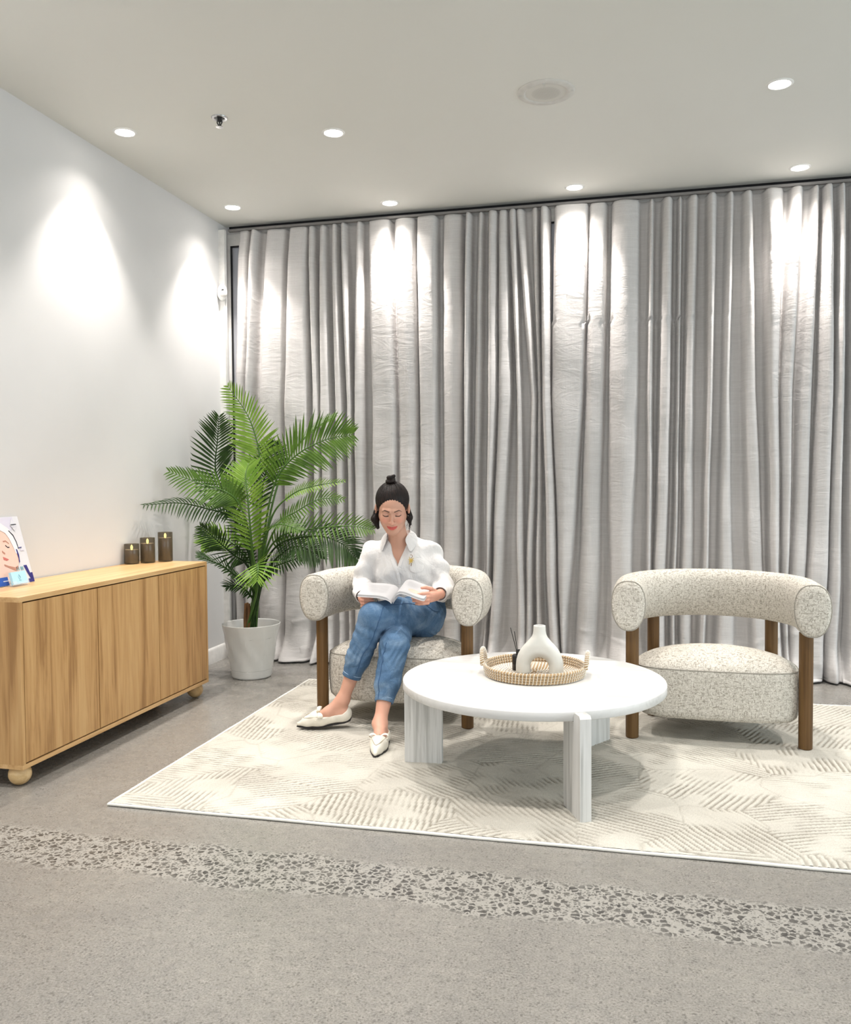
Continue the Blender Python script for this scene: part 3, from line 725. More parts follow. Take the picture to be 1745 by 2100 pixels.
# ------------------------------------------------------------------ armchairs (local: origin on floor, +y to the back)
def make_chair(loc, rz, label):
    r = empty('armchair', loc, label, 'armchair', 'barrel armchairs on the rug', rz)
    # back roll
    path = [(-.392, -.045+.02*i) for i in range(9)]
    path += [(-.392*math.cos(a), .135+.40*math.sin(a)) for a in [PI*i/48 for i in range(1, 48)]]
    path += [(.392, .115-.02*i) for i in range(9)]
    n = len(path); bm = bmesh.new(); rings = []; SEG = 36
    hw, hh, zc = .079, .119, .640
    def section(p, tdir, fw, zoff=0):
        nx, ny = tdir[1], -tdir[0]; out = []
        for k in range(SEG):
            a = 2*PI*k/SEG; c, s = math.cos(a), math.sin(a)
            ex = math.copysign(abs(c)**.80, c)*hw*fw; ez = math.copysign(abs(s)**.80, s)*hh*fw
            ex *= 1-.16*max(0, -s)   # narrower towards the bottom
            out.append((p[0]+nx*ex, p[1]+ny*ex, zc+ez))
        return out
    dirs = []
    for i in range(n):
        a = path[max(0, i-1)]; b = path[min(n-1, i+1)]; L = math.hypot(b[0]-a[0], b[1]-a[1]); dirs.append(((b[0]-a[0])/L, (b[1]-a[1])/L))
    ends = [(-.030, .30), (-.0295, .55), (-.028, .74), (-.024, .87), (-.016, .955), (-.006, .99)]
    secs = []
    for o_, f in ends: secs.append(((path[0][0]+(-dirs[0][0])*-o_, path[0][1]+dirs[0][1]*o_), dirs[0], f))
    for p, d_ in zip(path, dirs): secs.append((p, d_, 1))
    for o_, f in reversed(ends): secs.append(((path[-1][0], path[-1][1]-dirs[-1][1]*o_), dirs[-1], f))
    for p, d_, f in secs: rings.append([bm.verts.new(c) for c in section(p, d_, f)])
    for a, b in zip(rings, rings[1:]):
        for k in range(SEG): bm.faces.new((a[k], a[(k+1) % SEG], b[(k+1) % SEG], b[k]))
    bm.faces.new(rings[0][::-1]); bm.faces.new(rings[-1])
    back = frombm('back_roll', bm, 'flecked_fabric', r, smooth=70)
    for sg in (0, 1):
        p, d_ = (path[0], dirs[0]) if sg == 0 else (path[-1], dirs[-1])
        bm = bmesh.new(); pp = (p[0], p[1]-.016); tube(bm, section(pp, d_, .962), .0026, 6, closed=True)
        frombm('piping', bm, 'piping_fabric', back, smooth=60)
    # seat: D shape, domed
    def outline(a, k):
        c, s = math.cos(a), math.sin(a)
        X = math.copysign(abs(c)**.62, c)*.366 if s < 0 else math.copysign(abs(c)**.9, c)*.366
        Y = math.copysign(abs(s)**.48, s)*.20 if s < 0 else s*.335
        return X*k, .155+Y*k
    prof = [(.30, .118), (.80, .118), (.93, .124), (.975, .140), (.99, .165), (1.0, .23), (1.0, .30), (.995, .335), (.982, .348), (.976, .350), (.965, .356), (.93, .366), (.85, .381), (.7, .398), (.5, .412), (.28, .419), (.02, .421)]
    N = 72; bm = bmesh.new(); rings = []
    for k, z in prof: rings.append([bm.verts.new((*outline(2*PI*i/N, k), z)) for i in range(N)])
    for a, b in zip(rings, rings[1:]):
        for i in range(N): bm.faces.new((a[i], a[(i+1) % N], b[(i+1) % N], b[i]))
    bm.faces.new(rings[0][::-1]); bm.faces.new(rings[-1])
    seat = frombm('seat', bm, 'flecked_fabric', r, smooth=70)
    bm = bmesh.new(); tube(bm, [(*outline(2*PI*i/N, .982), .350) for i in range(N)], .0028, 6, closed=True); frombm('piping', bm, 'piping_fabric', seat, smooth=60)
    for lx, ly, zt in ((-.376, .005, .535), (.376, .005, .535), (-.282, .425, .545), (.282, .425, .545)):
        bm = bmesh.new(); lathe(bm, [(.026, .0135), (.030, .018), (.030, zt)], 28, (lx, ly, 0), cap=True); frombm('leg', bm, 'leg_wood', r, smooth=40)
    return r
ch_r = make_chair((.379, 4.095, 0), math.radians(-1.5), 'empty cream flecked barrel armchair at the right, wood legs on the rug')
ch_l = copy_thing(ch_r, (-1.155, 4.10, 0), math.radians(-1.0), 'cream flecked barrel armchair the woman sits in, beside the palm')

# ------------------------------------------------------------------ coffee table
TX, TY, TR, TZ = -.405, 3.60, .546, .391
tb = empty('coffee_table', (TX, TY, 0), 'round whitewashed wood coffee table with three plank legs', 'table')
bm = bmesh.new(); lathe(bm, [(.001, -.036), (TR-.004, -.036), (TR, -.032), (TR, -.003), (TR-.0015, -.0006), (TR-.004, 0), (.001, 0)], 128, (0, 0, TZ)); frombm('tabletop', bm, 'whitewash_top', tb, smooth=50)
def plank(az, r0, r1, notch, th=.042):
    a = math.radians(az); poly = [(r0, .013), (r1, .013)]
    if notch: poly += [(r1, TZ-.012), (r1-.010, TZ-.002), (TR+.012, TZ-.002), (TR+.002, TZ-.010), (TR+.002, TZ-.037)]
    else: poly += [(r1, TZ-.037)]
    poly += [(r0, TZ-.037)]
    bm = bmesh.new(); prism(bm, poly, -th/2, th/2, lambda x, z, h: (math.cos(a)*x-math.sin(a)*h, math.sin(a)*x+math.cos(a)*h, z))
    frombm('leg', bm, 'whitewash_vertical', tb, smooth=40, bevel=.005, seg=3)
plank(184.5, .385, .546, False); plank(-66, .44, .612, True); plank(58, .385, .546, False)

# ------------------------------------------------------------------ woven tray
KX, KY, KR = -.403, 3.657, .214
tr = empty('woven_tray', (KX, KY, TZ), 'round woven seagrass tray with white stitching and two handles on the table', 'tray')
bm = bmesh.new()
for k in range(4):
    tube(bm, [((KR-.002*(3-k))*math.cos(2*PI*i/96), (KR-.002*(3-k))*math.sin(2*PI*i/96), .009+k*.0112) for i in range(96)], .0066, 8, closed=True)
rim = frombm('coiled_rim', bm, 'seagrass', tr, smooth=60)
bm = bmesh.new()
for k in range(15): 
    rr_ = .012+k*.0132
    tube(bm, [(rr_*math.cos(2*PI*i/64), rr_*math.sin(2*PI*i/64), .007) for i in range(64)], .0068, 6, closed=True)
basep = frombm('coiled_base', bm, 'seagrass', tr, smooth=60)
bm = bmesh.new()
for k in range(4):
    for i in range(92):
        a = 2*PI*(i+.1*k)/92; cr_, cz = KR-.002*(3-k), .009+k*.0112; pts_ = []
        for q in range(7):
            th = math.radians(-80+q*360/6.0*.999); rr_ = cr_+.0074*math.cos(th); pts_.append((rr_*math.cos(a+.10/ KR*.06*q*.3), rr_*math.sin(a+.10/KR*.06*q*.3), cz+.0074*math.sin(th)))
        tube(bm, pts_, .00125, 4, cap=False)
o = frombm('stitching', bm, 'white_stitch', tr, smooth=60); o['kind'] = 'stuff'
bm = bmesh.new()
for k in range(14):
    rr_ = .018+k*.0132; nst = max(8, int(2*PI*rr_/.014))
    for i in range(nst):
        a = 2*PI*(i+.5*(k % 2))/nst; tube(bm, [((rr_-.007)*math.cos(a), (rr_-.007)*math.sin(a), .0125), (rr_*math.cos(a+.03), rr_*math.sin(a+.03), .0145), ((rr_+.008)*math.cos(a+.06), (rr_+.008)*math.sin(a+.06), .0125)], .0014, 4)
o = frombm('base_stitching', bm, 'white_stitch', tr, smooth=60); o['kind'] = 'stuff'
for sg in (-1, 1):
    hp = [Vector((sg*(KR+.004+.006*math.sin(PI*i/20)), -.046*math.cos(PI*i/20)+.0, .040+.062*math.sin(PI*i/20)**.8)) for i in range(21)]
    bm = bmesh.new(); tube(bm, hp, .0085, 10); hd = frombm('handle', bm, 'seagrass', tr, smooth=60)
    bm = bmesh.new()
    hq = spline(hp, 60)
    for off in (0, PI):
        pts_ = []
        for i, p in enumerate(hq):
            t_ = (hq[min(i+1, 59)]-hq[max(i-1, 0)]).normalized(); u = Vector((1, 0, 0)); u = (u-t_*u.dot(t_)).normalized(); v_ = t_.cross(u); a = i*1.25+off
            pts_.append(p+.0090*(math.cos(a)*u+math.sin(a)*v_))
        tube(bm, spline(pts_, 240), .0014, 4)
    frombm('handle_stitching', bm, 'white_stitch', hd, smooth=60)

# vase (arch-shaped), reed diffuser
vs = empty('arch_vase', (-.378, 3.625, TZ+.0145), 'matte white arch-shaped ceramic vase with a narrow neck in the woven tray', 'vase')
ax_ = lambda lo, hi, s: axis(lo, hi, s, [])
F = Field(ax_(-.125, .125, .0028), ax_(-.05, .05, .0028), ax_(-.03, .225, .0028))
def archfn(X, Z):
    return None
th_ = .033
def sect(X, Y, Z):
    # outer silhouette: half-width by height
    w_ = np.interp(Z.ravel(), [-.03, 0, .03, .055, .08, .10, .12, .138, .152, .165, .18, .20, .225], [.098, .100, .1005, .098, .091, .080, .064, .047, .035, .0285, .0262, .0258, .026]).reshape(Z.shape)
    do = np.abs(X)-w_
    hr = .0385; hz = .028
    inn = np.where(Z < hz, np.abs(X)-hr, np.sqrt(X**2+(Z-hz)**2)-hr)
    d2 = np.maximum(do*.85, -inn)
    tz = np.interp(Z.ravel(), [0, .06, .12, .15, .17, .2], [th_, th_, .033, .029, .0265, .0255]).reshape(Z.shape)
    rad = np.minimum(tz, np.maximum(.008, tz*.97))
    qx = np.maximum(d2+rad, 0); qy = np.maximum(np.abs(Y)-tz+rad, 0)
    d = np.sqrt(qx**2+qy**2)+np.minimum(np.maximum(d2+rad, np.abs(Y)-tz+rad), 0)-rad
    return np.maximum(np.maximum(d, Z-.203), -Z)
F.apply(sect, (-.12, -.05, -.02), (.12, .05, .21), 0, 'add')
F.cone((0, 0, .17), (0, 0, .24), .0165, .0165, .004, op='sub')
P_, Q_ = F.mesh(); me = tomesh('body', P_, Q_); o = link('body', me, 'ceramic_matte', vs)
sm = o.modifiers.new('s', 'SMOOTH'); sm.iterations = 6; sm.factor = .5
df = empty('reed_diffuser', (-.470, 3.668, TZ+.0145), 'black reed diffuser bottle with thin black sticks behind the white vase', 'diffuser')
bm = bmesh.new(); lathe(bm, [(.001, 0), (.028, 0), (.030, .003), (.030, .062), (.027, .066), (.014, .067), (.014, .086), (.009, .087), (.009, .07), (.001, .07)], 36); frombm('bottle', bm, 'black_gloss', df, smooth=40)
for dx, dy, dz in ((-.040, .02, .118), (-.022, .01, .104), (.075, .0, .112), (.082, .012, .118), (.072, -.01, .106)):
    s0 = (dx*.08, dy*.1, .050); e0 = (dx, dy, .060+dz*1.0)
    bm = bmesh.new(); tube(bm, [s0, e0], .0016, 6); frombm('reed', bm, 'black_reed', df, smooth=60)

# ------------------------------------------------------------------ potted palm
PX, PY = -2.325, 4.975
pm = empty('potted_palm', (PX, PY, 0), 'tall green artificial palm in a glossy white pot between sideboard and armchair', 'plant')
bm = bmesh.new()
rg = lathe(bm, [(.001, .001), (.112, .001), (.120, .004), (.124, .012), (.1295, .050), (.1285, .0515), (.131, .055), (.1365, .088), (.1425, .120), (.149, .156), (.1555, .192), (.162, .228), (.169, .268), (.176, .310), (.181, .330), (.1815, .336), (.179, .338), (.1765, .334), (.172, .31), (.160, .255), (.001, .255)], 96)
for ri in range(7, 13):     # twisted flat facets fading out at rim and base
    f_ = math.sin(PI*(ri-6)/7)**.7
    for v_ in rg[ri]:
        th = math.atan2(v_.co.y, v_.co.x)+.9*v_.co.z/.3; s9 = (th % (2*PI/9))-PI/9; k_ = math.cos(PI/9)/math.cos(s9)
        k_ = 1-(1-k_/.985)*f_**1.6; v_.co.x *= k_; v_.co.y *= k_
frombm('pot', bm, 'pot_plastic', pm, smooth=14)
bm = bmesh.new(); rings = lathe(bm, [(.001, .268), (.08, .266), (.13, .262), (.165, .258)], 32)
for r_ in rings:
    for v_ in r_: v_.co.z += random.uniform(-.004, .006)
frombm('soil', bm, 'soil', pm, smooth=60)
bm = bmesh.new()
for k in range(5):
    a = k*1.26; b0 = Vector((.022*math.cos(a)-.01, .022*math.sin(a), .262)); tube(bm, [b0, b0+Vector((.004*math.cos(a), .004*math.sin(a), .10)), b0+Vector((.002*math.cos(a), 0, .20))], [.017, .013, .008], 8)
frombm('trunk', bm, 'trunk_fibre', pm, smooth=50)
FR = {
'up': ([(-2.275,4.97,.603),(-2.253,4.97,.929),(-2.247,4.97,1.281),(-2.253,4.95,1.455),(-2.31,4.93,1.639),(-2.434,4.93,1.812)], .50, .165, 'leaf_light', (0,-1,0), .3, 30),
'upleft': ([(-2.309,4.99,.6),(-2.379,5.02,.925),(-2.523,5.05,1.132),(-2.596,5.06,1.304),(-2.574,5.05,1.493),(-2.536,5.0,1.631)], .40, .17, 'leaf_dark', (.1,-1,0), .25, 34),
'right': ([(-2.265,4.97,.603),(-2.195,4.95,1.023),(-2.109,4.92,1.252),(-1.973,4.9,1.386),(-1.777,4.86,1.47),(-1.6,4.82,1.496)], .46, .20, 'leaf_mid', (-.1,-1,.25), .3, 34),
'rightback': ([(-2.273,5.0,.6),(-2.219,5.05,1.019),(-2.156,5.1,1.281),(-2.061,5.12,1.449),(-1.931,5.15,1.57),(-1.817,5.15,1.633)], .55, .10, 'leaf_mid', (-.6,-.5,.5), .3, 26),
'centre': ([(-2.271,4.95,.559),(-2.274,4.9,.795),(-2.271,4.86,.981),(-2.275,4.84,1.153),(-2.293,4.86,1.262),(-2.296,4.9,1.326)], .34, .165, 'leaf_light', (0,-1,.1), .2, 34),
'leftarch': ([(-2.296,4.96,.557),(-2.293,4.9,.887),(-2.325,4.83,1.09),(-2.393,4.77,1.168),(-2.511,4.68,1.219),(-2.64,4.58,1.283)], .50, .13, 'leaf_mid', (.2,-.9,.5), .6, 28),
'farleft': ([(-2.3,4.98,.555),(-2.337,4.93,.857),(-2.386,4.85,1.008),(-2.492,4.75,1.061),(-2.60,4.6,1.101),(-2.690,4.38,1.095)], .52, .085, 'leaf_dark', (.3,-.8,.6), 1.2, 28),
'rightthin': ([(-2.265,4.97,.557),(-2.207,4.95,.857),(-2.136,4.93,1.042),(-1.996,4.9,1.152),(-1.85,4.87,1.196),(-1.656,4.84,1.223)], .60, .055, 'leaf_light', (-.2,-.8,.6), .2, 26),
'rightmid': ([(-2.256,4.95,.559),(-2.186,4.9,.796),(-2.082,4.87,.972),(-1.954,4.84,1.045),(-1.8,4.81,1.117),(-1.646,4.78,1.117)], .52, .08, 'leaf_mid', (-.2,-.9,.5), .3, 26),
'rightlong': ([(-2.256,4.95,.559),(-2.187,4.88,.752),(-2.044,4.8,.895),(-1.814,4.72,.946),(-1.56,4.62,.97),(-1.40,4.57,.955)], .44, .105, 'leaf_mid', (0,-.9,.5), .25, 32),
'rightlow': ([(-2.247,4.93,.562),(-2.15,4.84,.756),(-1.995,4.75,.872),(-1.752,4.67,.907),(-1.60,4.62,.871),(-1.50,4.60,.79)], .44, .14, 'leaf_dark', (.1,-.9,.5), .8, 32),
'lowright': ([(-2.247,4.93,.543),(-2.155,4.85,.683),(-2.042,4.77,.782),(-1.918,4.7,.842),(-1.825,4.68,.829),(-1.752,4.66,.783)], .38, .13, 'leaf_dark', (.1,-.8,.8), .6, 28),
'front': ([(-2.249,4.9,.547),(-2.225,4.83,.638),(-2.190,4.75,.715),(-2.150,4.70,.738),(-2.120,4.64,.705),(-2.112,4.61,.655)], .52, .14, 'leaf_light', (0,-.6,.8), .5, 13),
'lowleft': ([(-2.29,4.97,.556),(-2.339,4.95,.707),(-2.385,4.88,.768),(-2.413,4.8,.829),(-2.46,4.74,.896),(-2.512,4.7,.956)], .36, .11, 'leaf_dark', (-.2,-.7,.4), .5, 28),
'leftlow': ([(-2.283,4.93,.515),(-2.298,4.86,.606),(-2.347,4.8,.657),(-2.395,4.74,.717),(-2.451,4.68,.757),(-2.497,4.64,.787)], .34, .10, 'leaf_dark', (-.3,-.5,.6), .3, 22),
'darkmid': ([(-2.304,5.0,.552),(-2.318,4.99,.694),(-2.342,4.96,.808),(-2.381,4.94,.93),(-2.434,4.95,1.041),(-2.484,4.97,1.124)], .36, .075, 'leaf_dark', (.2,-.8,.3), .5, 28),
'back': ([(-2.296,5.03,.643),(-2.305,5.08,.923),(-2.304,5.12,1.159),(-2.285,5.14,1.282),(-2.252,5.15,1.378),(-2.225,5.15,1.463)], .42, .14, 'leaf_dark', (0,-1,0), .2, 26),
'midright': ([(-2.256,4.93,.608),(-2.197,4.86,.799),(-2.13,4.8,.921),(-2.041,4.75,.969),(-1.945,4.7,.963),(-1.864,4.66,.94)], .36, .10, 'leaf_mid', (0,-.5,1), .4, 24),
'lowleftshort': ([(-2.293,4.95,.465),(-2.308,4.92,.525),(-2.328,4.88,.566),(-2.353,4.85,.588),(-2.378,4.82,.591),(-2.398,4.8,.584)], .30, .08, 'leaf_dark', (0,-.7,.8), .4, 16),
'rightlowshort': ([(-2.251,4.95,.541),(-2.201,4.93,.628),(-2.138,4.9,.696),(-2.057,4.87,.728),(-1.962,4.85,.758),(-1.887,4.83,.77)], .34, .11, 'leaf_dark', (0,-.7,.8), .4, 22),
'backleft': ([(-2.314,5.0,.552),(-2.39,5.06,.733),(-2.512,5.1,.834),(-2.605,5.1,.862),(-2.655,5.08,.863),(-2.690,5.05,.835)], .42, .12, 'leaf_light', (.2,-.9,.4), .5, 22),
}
rp = random.Random(21)
for fi, (nm, (pts_, t0, ll, mat, nrm, droop, nl)) in enumerate(FR.items()):
    base = Vector((PX+.03*math.cos(fi*2.4)-.005, PY+.03*math.sin(fi*2.4), .27))
    P_ = [base]+[Vector(p) for p in pts_]
    o_ = Vector((PX, PY, 0)); sp_ = [p-o_ for p in spline(P_, 90)]
    bm = bmesh.new(); n_ = len(sp_)
    tube(bm, sp_, [.0078*(1-i/n_)**.7+.0011 for i in range(n_)], 6)
    stem = frombm('frond', bm, 'stem_green' if mat != 'leaf_dark' else 'leaf_dark', pm, smooth=60)
    bm = bmesh.new(); nrm = Vector(nrm).normalized()
    t0i = t0
    nl = int(nl*.98)
    for k in range(nl):
        f = k/(nl-1); u = t0i+(1-t0i)*f
        i = min(n_-2, int(u*(n_-1))); p = sp_[i].lerp(sp_[i+1], u*(n_-1)-i)
        tg = (sp_[min(n_-1, i+2)]-sp_[max(0, i-2)]).normalized()
        sd_ = tg.cross(nrm).normalized(); nn = sd_.cross(tg).normalized()
        L = ll*((.30+1.0*math.sin(PI*(.14+.83*f))) if nm != 'up' else (1.25*(1-f)**.55*min(1, .6+f*4)+.22))*rp.uniform(.9, 1.08)
        for s_ in (-1, 1):
            fw_ = .55+.75*f**1.6+rp.uniform(-.08, .08)
            dr = (sd_*s_+tg*fw_+nn*.18).normalized()
            wd = .0080*(1-.35*f)*(ll/.14)**.5*rp.uniform(.85, 1.1); sag = Vector((0, 0, -1))*droop*L*.35
            wv_ = (tg-dr*tg.dot(dr)).normalized()
            q = []
            for t_, w_ in ((0, .35), (.22, 1), (.5, 1.0), (.78, .6), (1, .03)):
                c_ = p+dr*L*t_+sag*t_*t_
                q.append((bm.verts.new(c_-wv_*wd*w_), bm.verts.new(c_+nn*wd*w_*.45*-1), bm.verts.new(c_+wv_*wd*w_)))
            for a, b in zip(q, q[1:]):
                bm.faces.new((a[0], a[1], b[1], b[0])); bm.faces.new((a[1], a[2], b[2], b[1]))
    me = bpy.data.meshes.new('leaflets'); bm.to_mesh(me); bm.free()
    me.polygons.foreach_set('use_smooth', [True]*len(me.polygons))
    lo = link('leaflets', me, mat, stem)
    for v_ in me.vertices:
        if v_.co.x+PX < XL+.012: v_.co.x = XL+.012-PX
    lo['kind'] = 'stuff'
# ------------------------------------------------------------------ seated woman
OX, OY = -1.15, 4.0
pe = empty('person', (OX, OY, 0), 'woman in white shirt and blue jeans sitting cross-legged reading in the armchair', 'person')
def rel(P): return P-np.array([OX, OY, 0.])
def frame(o, f, u):
    """columns: x'=forward, y'=left, z'=up"""
    f = np.array(f, float); f /= np.linalg.norm(f); u = np.array(u, float); u -= f*(u@f); u /= np.linalg.norm(u)
    return (np.array(o, float), np.stack([f, np.cross(u, f), u], 1))
# head frame: x = her left, y = back, z = up
hy, hp = math.radians(14), math.radians(21)
Rz = np.array([[math.cos(hy), -math.sin(hy), 0], [math.sin(hy), math.cos(hy), 0], [0, 0, 1]])
Rx = np.array([[1, 0, 0], [0, math.cos(hp), -math.sin(hp)], [0, math.sin(hp), math.cos(hp)]])
HO = np.array([-1.204, 4.285, 1.078]); HR = Rz@Rx; HF = (HO, HR)
FT = frame((-1.128, 3.815, .0165), (.045, -.26, 0), (0, 0, 1))            # planted foot (heel, on rug)
FL = frame((-1.345, 3.985, .062), (-.205, -.075, -.030), (.13, -.30, .95))  # lifted foot
ANB = np.array((-1.134, 3.790, .098)); ANT = np.array((-1.372, 3.962, .155))
KNT = np.array((-1.220, 3.985, .562)); KNB = np.array((-1.112, 3.975, .428))
HPL = np.array((-1.062, 4.36, .515)); HPR = np.array((-1.215, 4.37, .505))
SHR_, SHL_ = np.array((-1.345, 4.370, .845)), np.array((-1.030, 4.415, .850))
ELR, ELL = np.array((-1.392, 4.36, .665)), np.array((-.955, 4.37, .655))
WRR, WRL = np.array((-1.322, 4.135, .640)), np.array((-.918, 4.125, .664))
B = Field(axis(-1.60, -.86, .0045, [(-1.30, -1.11, .0017)]), axis(3.54, 4.56, .0045, [(3.98, 4.13, .0026), (4.17, 4.26, .0017), (4.26, 4.32, .003)]),
          axis(-.01, 1.225, .0045, [(0, .16, .003), (.60, .71, .0024), (.945, 1.17, .0017)]))
# trunk, limbs
B.cone((-1.135, 4.41, .53), (-1.15, 4.42, .66), .105, .09, .05); B.cone((-1.16, 4.42, .66), (-1.185, 4.405, .80), .09, .095, .04)
B.cone((-1.27, 4.395, .84), (-1.10, 4.41, .845), .042, .042, .05); B.cone((-1.19, 4.392, .78), (-1.19, 4.395, .87), .086, .062, .03)
B.cone((-1.192, 4.375, .87), (-1.197, 4.318, 1.02), .050, .046, .045)
for a, b_, c_, w1 in ((SHR_, ELR, WRR, 0), (SHL_, ELL, WRL, 0)):
    B.cone(a, b_, .042, .035, .03); B.cone(b_, c_, .036, .0225, .02)
for h_, k_, a_ in ((HPL, KNT, ANT), (HPR, KNB, ANB)): B.cone(h_, k_, .075, .048, .03); B.cone(k_, (k_*.55+a_*.45), .046, .045, .02); B.cone((k_*.55+a_*.45), a_, .043, .0275, .02)
# feet
for Fr, an in ((FT, ANB), (FL, ANT)):
    B.ell((.030, 0, .034), (.034, .029, .034), .02, F=Fr)
    o_, R_ = Fr; al = (an-o_)@R_
    B.cone(al, (.10, 0, .052), .030, .025, .03, F=Fr); B.cone((.10, .0, .050), (.165, 0, .028), .026, .020, .02, F=Fr); B.cone((.15, -.012, .022), (.195, -.006, .016), .019, .012, .02, F=Fr); B.cone((.15, .014, .020), (.19, .008, .016), .017, .011, .02, F=Fr)
    B.cone((.03, 0, .035), (.15, 0, .022), .027, .022, .02, F=Fr)
    for s_ in (-1, 1): B.ell(al+np.array((0, s_*.026, .0)), (.011, .009, .012), .012, F=Fr)
# head
B.ell((0, .022, .034), (.074, .090, .083), .02, F=HF); B.ell((0, -.028, -.012), (.060, .062, .090), .03, F=HF)
for s_ in (-1, 1):
    B.cone((s_*.050, -.002, -.040), (s_*.020, -.068, -.096), .020, .013, .03, F=HF); B.ell((s_*.035, -.062, -.030), (.023, .022, .026), .02, F=HF)
    B.cone((s_*.012, -.083, .020), (s_*.042, -.070, .018), .0100, .0085, .012, F=HF)
    B.ell((s_*.031, -.092, .002), (.016, .012, .009), .012, F=HF, op='sub')
    B.ell((s_*.031, -.073, .0005), (.0150, .0135, .0125), .004, F=HF)
    B.cone((s_*.070, .014, -.008), (s_*.082, .014, -.006), .010, .010, .006, F=HF); B.ell((s_*.085, .010, -.006), (.0075, .017, .029), .006, F=HF); B.ell((s_*.090, .002, -.002), (.004, .009, .016), .004, F=HF, op='sub')
B.cone((0, -.070, -.100), (0, -.074, -.092), .016, .017, .02, F=HF)
B.cone((0, -.085, .006), (0, -.1035, -.034), .0065, .0088, .009, F=HF); B.ell((0, -.1045, -.037), (.0095, .0090, .0085), .006, F=HF)
for s_ in (-1, 1): B.ell((s_*.0125, -.095, -.0385), (.0065, .0090, .0062), .006, F=HF); B.ell((s_*.006, -.103, -.046), (.003, .004, .002), .002, F=HF, op='sub')
B.ell((0, -.080, -.066), (.028, .016, .018), .015, F=HF)
B.cone((-.020, -.0865, -.0615), (-.004, -.0950, -.0625), .0028, .0046, .003, F=HF); B.cone((.020, -.0865, -.0615), (.004, -.0950, -.0625), .0028, .0046, .003, F=HF)
B.cone((-.016, -.0875, -.0700), (.016, -.0875, -.0700), .0040, .0040, .003, F=HF); B.cone((-.008, -.0925, -.0710), (.008, -.0925, -.0710), .0052, .0052, .003, F=HF)
B.cone((-.024, -.0885, -.0645), (.0, -.1000, -.0668), .0009, .0012, .0015, F=HF, op='sub'); B.cone((.024, -.0885, -.0645), (0, -.1000, -.0668), .0009, .0012, .0015, F=HF, op='sub')
# hands.  her left hand (viewer right) grips the right edge of the book
def hand(wr, palm, pr, fingers, thumb):
    B.cone(wr, palm[0], .0215, .020, .015); B.cone(palm[0], palm[1], .021, .020, .012); B.cone(palm[2], palm[3], .016, .014, .012)
    for f in fingers:
        for (a, b_), (ra, rb) in zip(zip(f, f[1:]), ((.0088, .0080), (.0080, .0074), (.0074, .0062))): B.cone(a, b_, ra, rb, .0035)
    for (a, b_), (ra, rb) in zip(zip(thumb, thumb[1:]), ((.0125, .0100), (.0100, .0088), (.0088, .0070))): B.cone(a, b_, ra, rb, .004)
hand(WRL, [(-.926, 4.085, .664), (-.944, 4.035, .668), (-.930, 4.08, .650), (-.948, 4.035, .646)], .02,
     [[(-.952, 4.020, .680), (-.978, 4.004, .679), (-1.000, 4.000, .675), (-1.020, 4.004, .671)],
      [(-.952, 4.014, .664), (-.980, 3.998, .662), (-1.006, 3.995, .659), (-1.028, 4.000, .656)],
      [(-.953, 4.013, .648), (-.980, 3.999, .646), (-1.004, 3.998, .644), (-1.024, 4.004, .642)],
      [(-.954, 4.016, .633), (-.976, 4.005, .631), (-.996, 4.005, .629), (-1.012, 4.010, .628)]],
     [(-.934, 4.075, .682), (-.946, 4.046, .698), (-.966, 4.030, .706), (-.986, 4.024, .704)])
hand(WRR, [(-1.310, 4.095, .640), (-1.294, 4.045, .640), (-1.306, 4.09, .626), (-1.288, 4.045, .622)], .02,
     [[(-1.290, 4.030, .652), (-1.270, 4.012, .654), (-1.250, 4.008, .653), (-1.232, 4.014, .652)],
      [(-1.290, 4.026, .636), (-1.268, 4.008, .638), (-1.247, 4.005, .638), (-1.228, 4.010, .638)],
      [(-1.290, 4.028, .621), (-1.270, 4.012, .622), (-1.250, 4.010, .623), (-1.233, 4.015, .624)],
      [(-1.292, 4.033, .607), (-1.274, 4.018, .608), (-1.258, 4.016, .609), (-1.244, 4.020, .610)]],
     [(-1.312, 4.080, .656), (-1.298, 4.056, .672), (-1.282, 4.040, .680), (-1.266, 4.034, .680)])
P_, Q_ = B.mesh()
L_ = (P_-HO)@HR
x, y, z = L_[:, 0], L_[:, 1], L_[:, 2]
skin = np.array([.60, .335, .24]); col = np.tile(skin, (len(P_), 1))
def blend(mask, c): 
    global col
    m = np.clip(mask, 0, 1)[:, None]; col = col*(1-m)+np.array(c)*m
hz = P_[:, 2] > .93
front = (y < -.03) & hz
col *= (1+.05*nz3(P_, 45, 2))[:, None]
blend(np.exp(-(((np.abs(x)-.038)/.018)**2+((z+.03)/.018)**2))*front*.55, (.80, .33, .25))
blend(np.exp(-((x/.014)**2+((z+.036)/.016)**2))*front*.35, (.78, .36, .27))
blend(np.exp(-(((np.abs(x)-.031)/.018)**2+((z-.004)/.011)**2))*front*.45, (.56, .31, .25))
ax2 = np.abs(x)
lipw = np.clip(1-(ax2/.0265)**2, 0, 1); z = z-.0035*(ax2/.024)**2*front
lip = front & (y < -.078) & (z > -.067-.0115*lipw**.7) & (z < -.0625+.0040*lipw-.002*np.exp(-(x/.004)**2)) & (ax2 < .0260)
blend(lip*.92, (.62, .095, .085))
blend((np.exp(-((z+.0655+.000*x)/.0014)**2)*(ax2 < .027)*(y < -.076)*front)*.8, (.25, .04, .04))
z = L_[:, 2]
bz = .0205+.0040*np.clip((ax2-.014)/.020, 0, 1)-.010*np.clip((ax2-.036)/.014, 0, 1)**1.5
blend(((np.abs(z-bz) < .0034*np.clip((.054-ax2)/.02, .4, 1)) & (ax2 > .012) & (ax2 < .051) & front)*.85, (.055, .028, .02))
lz = -.0065+.0035*((ax2-.031)/.015)**2
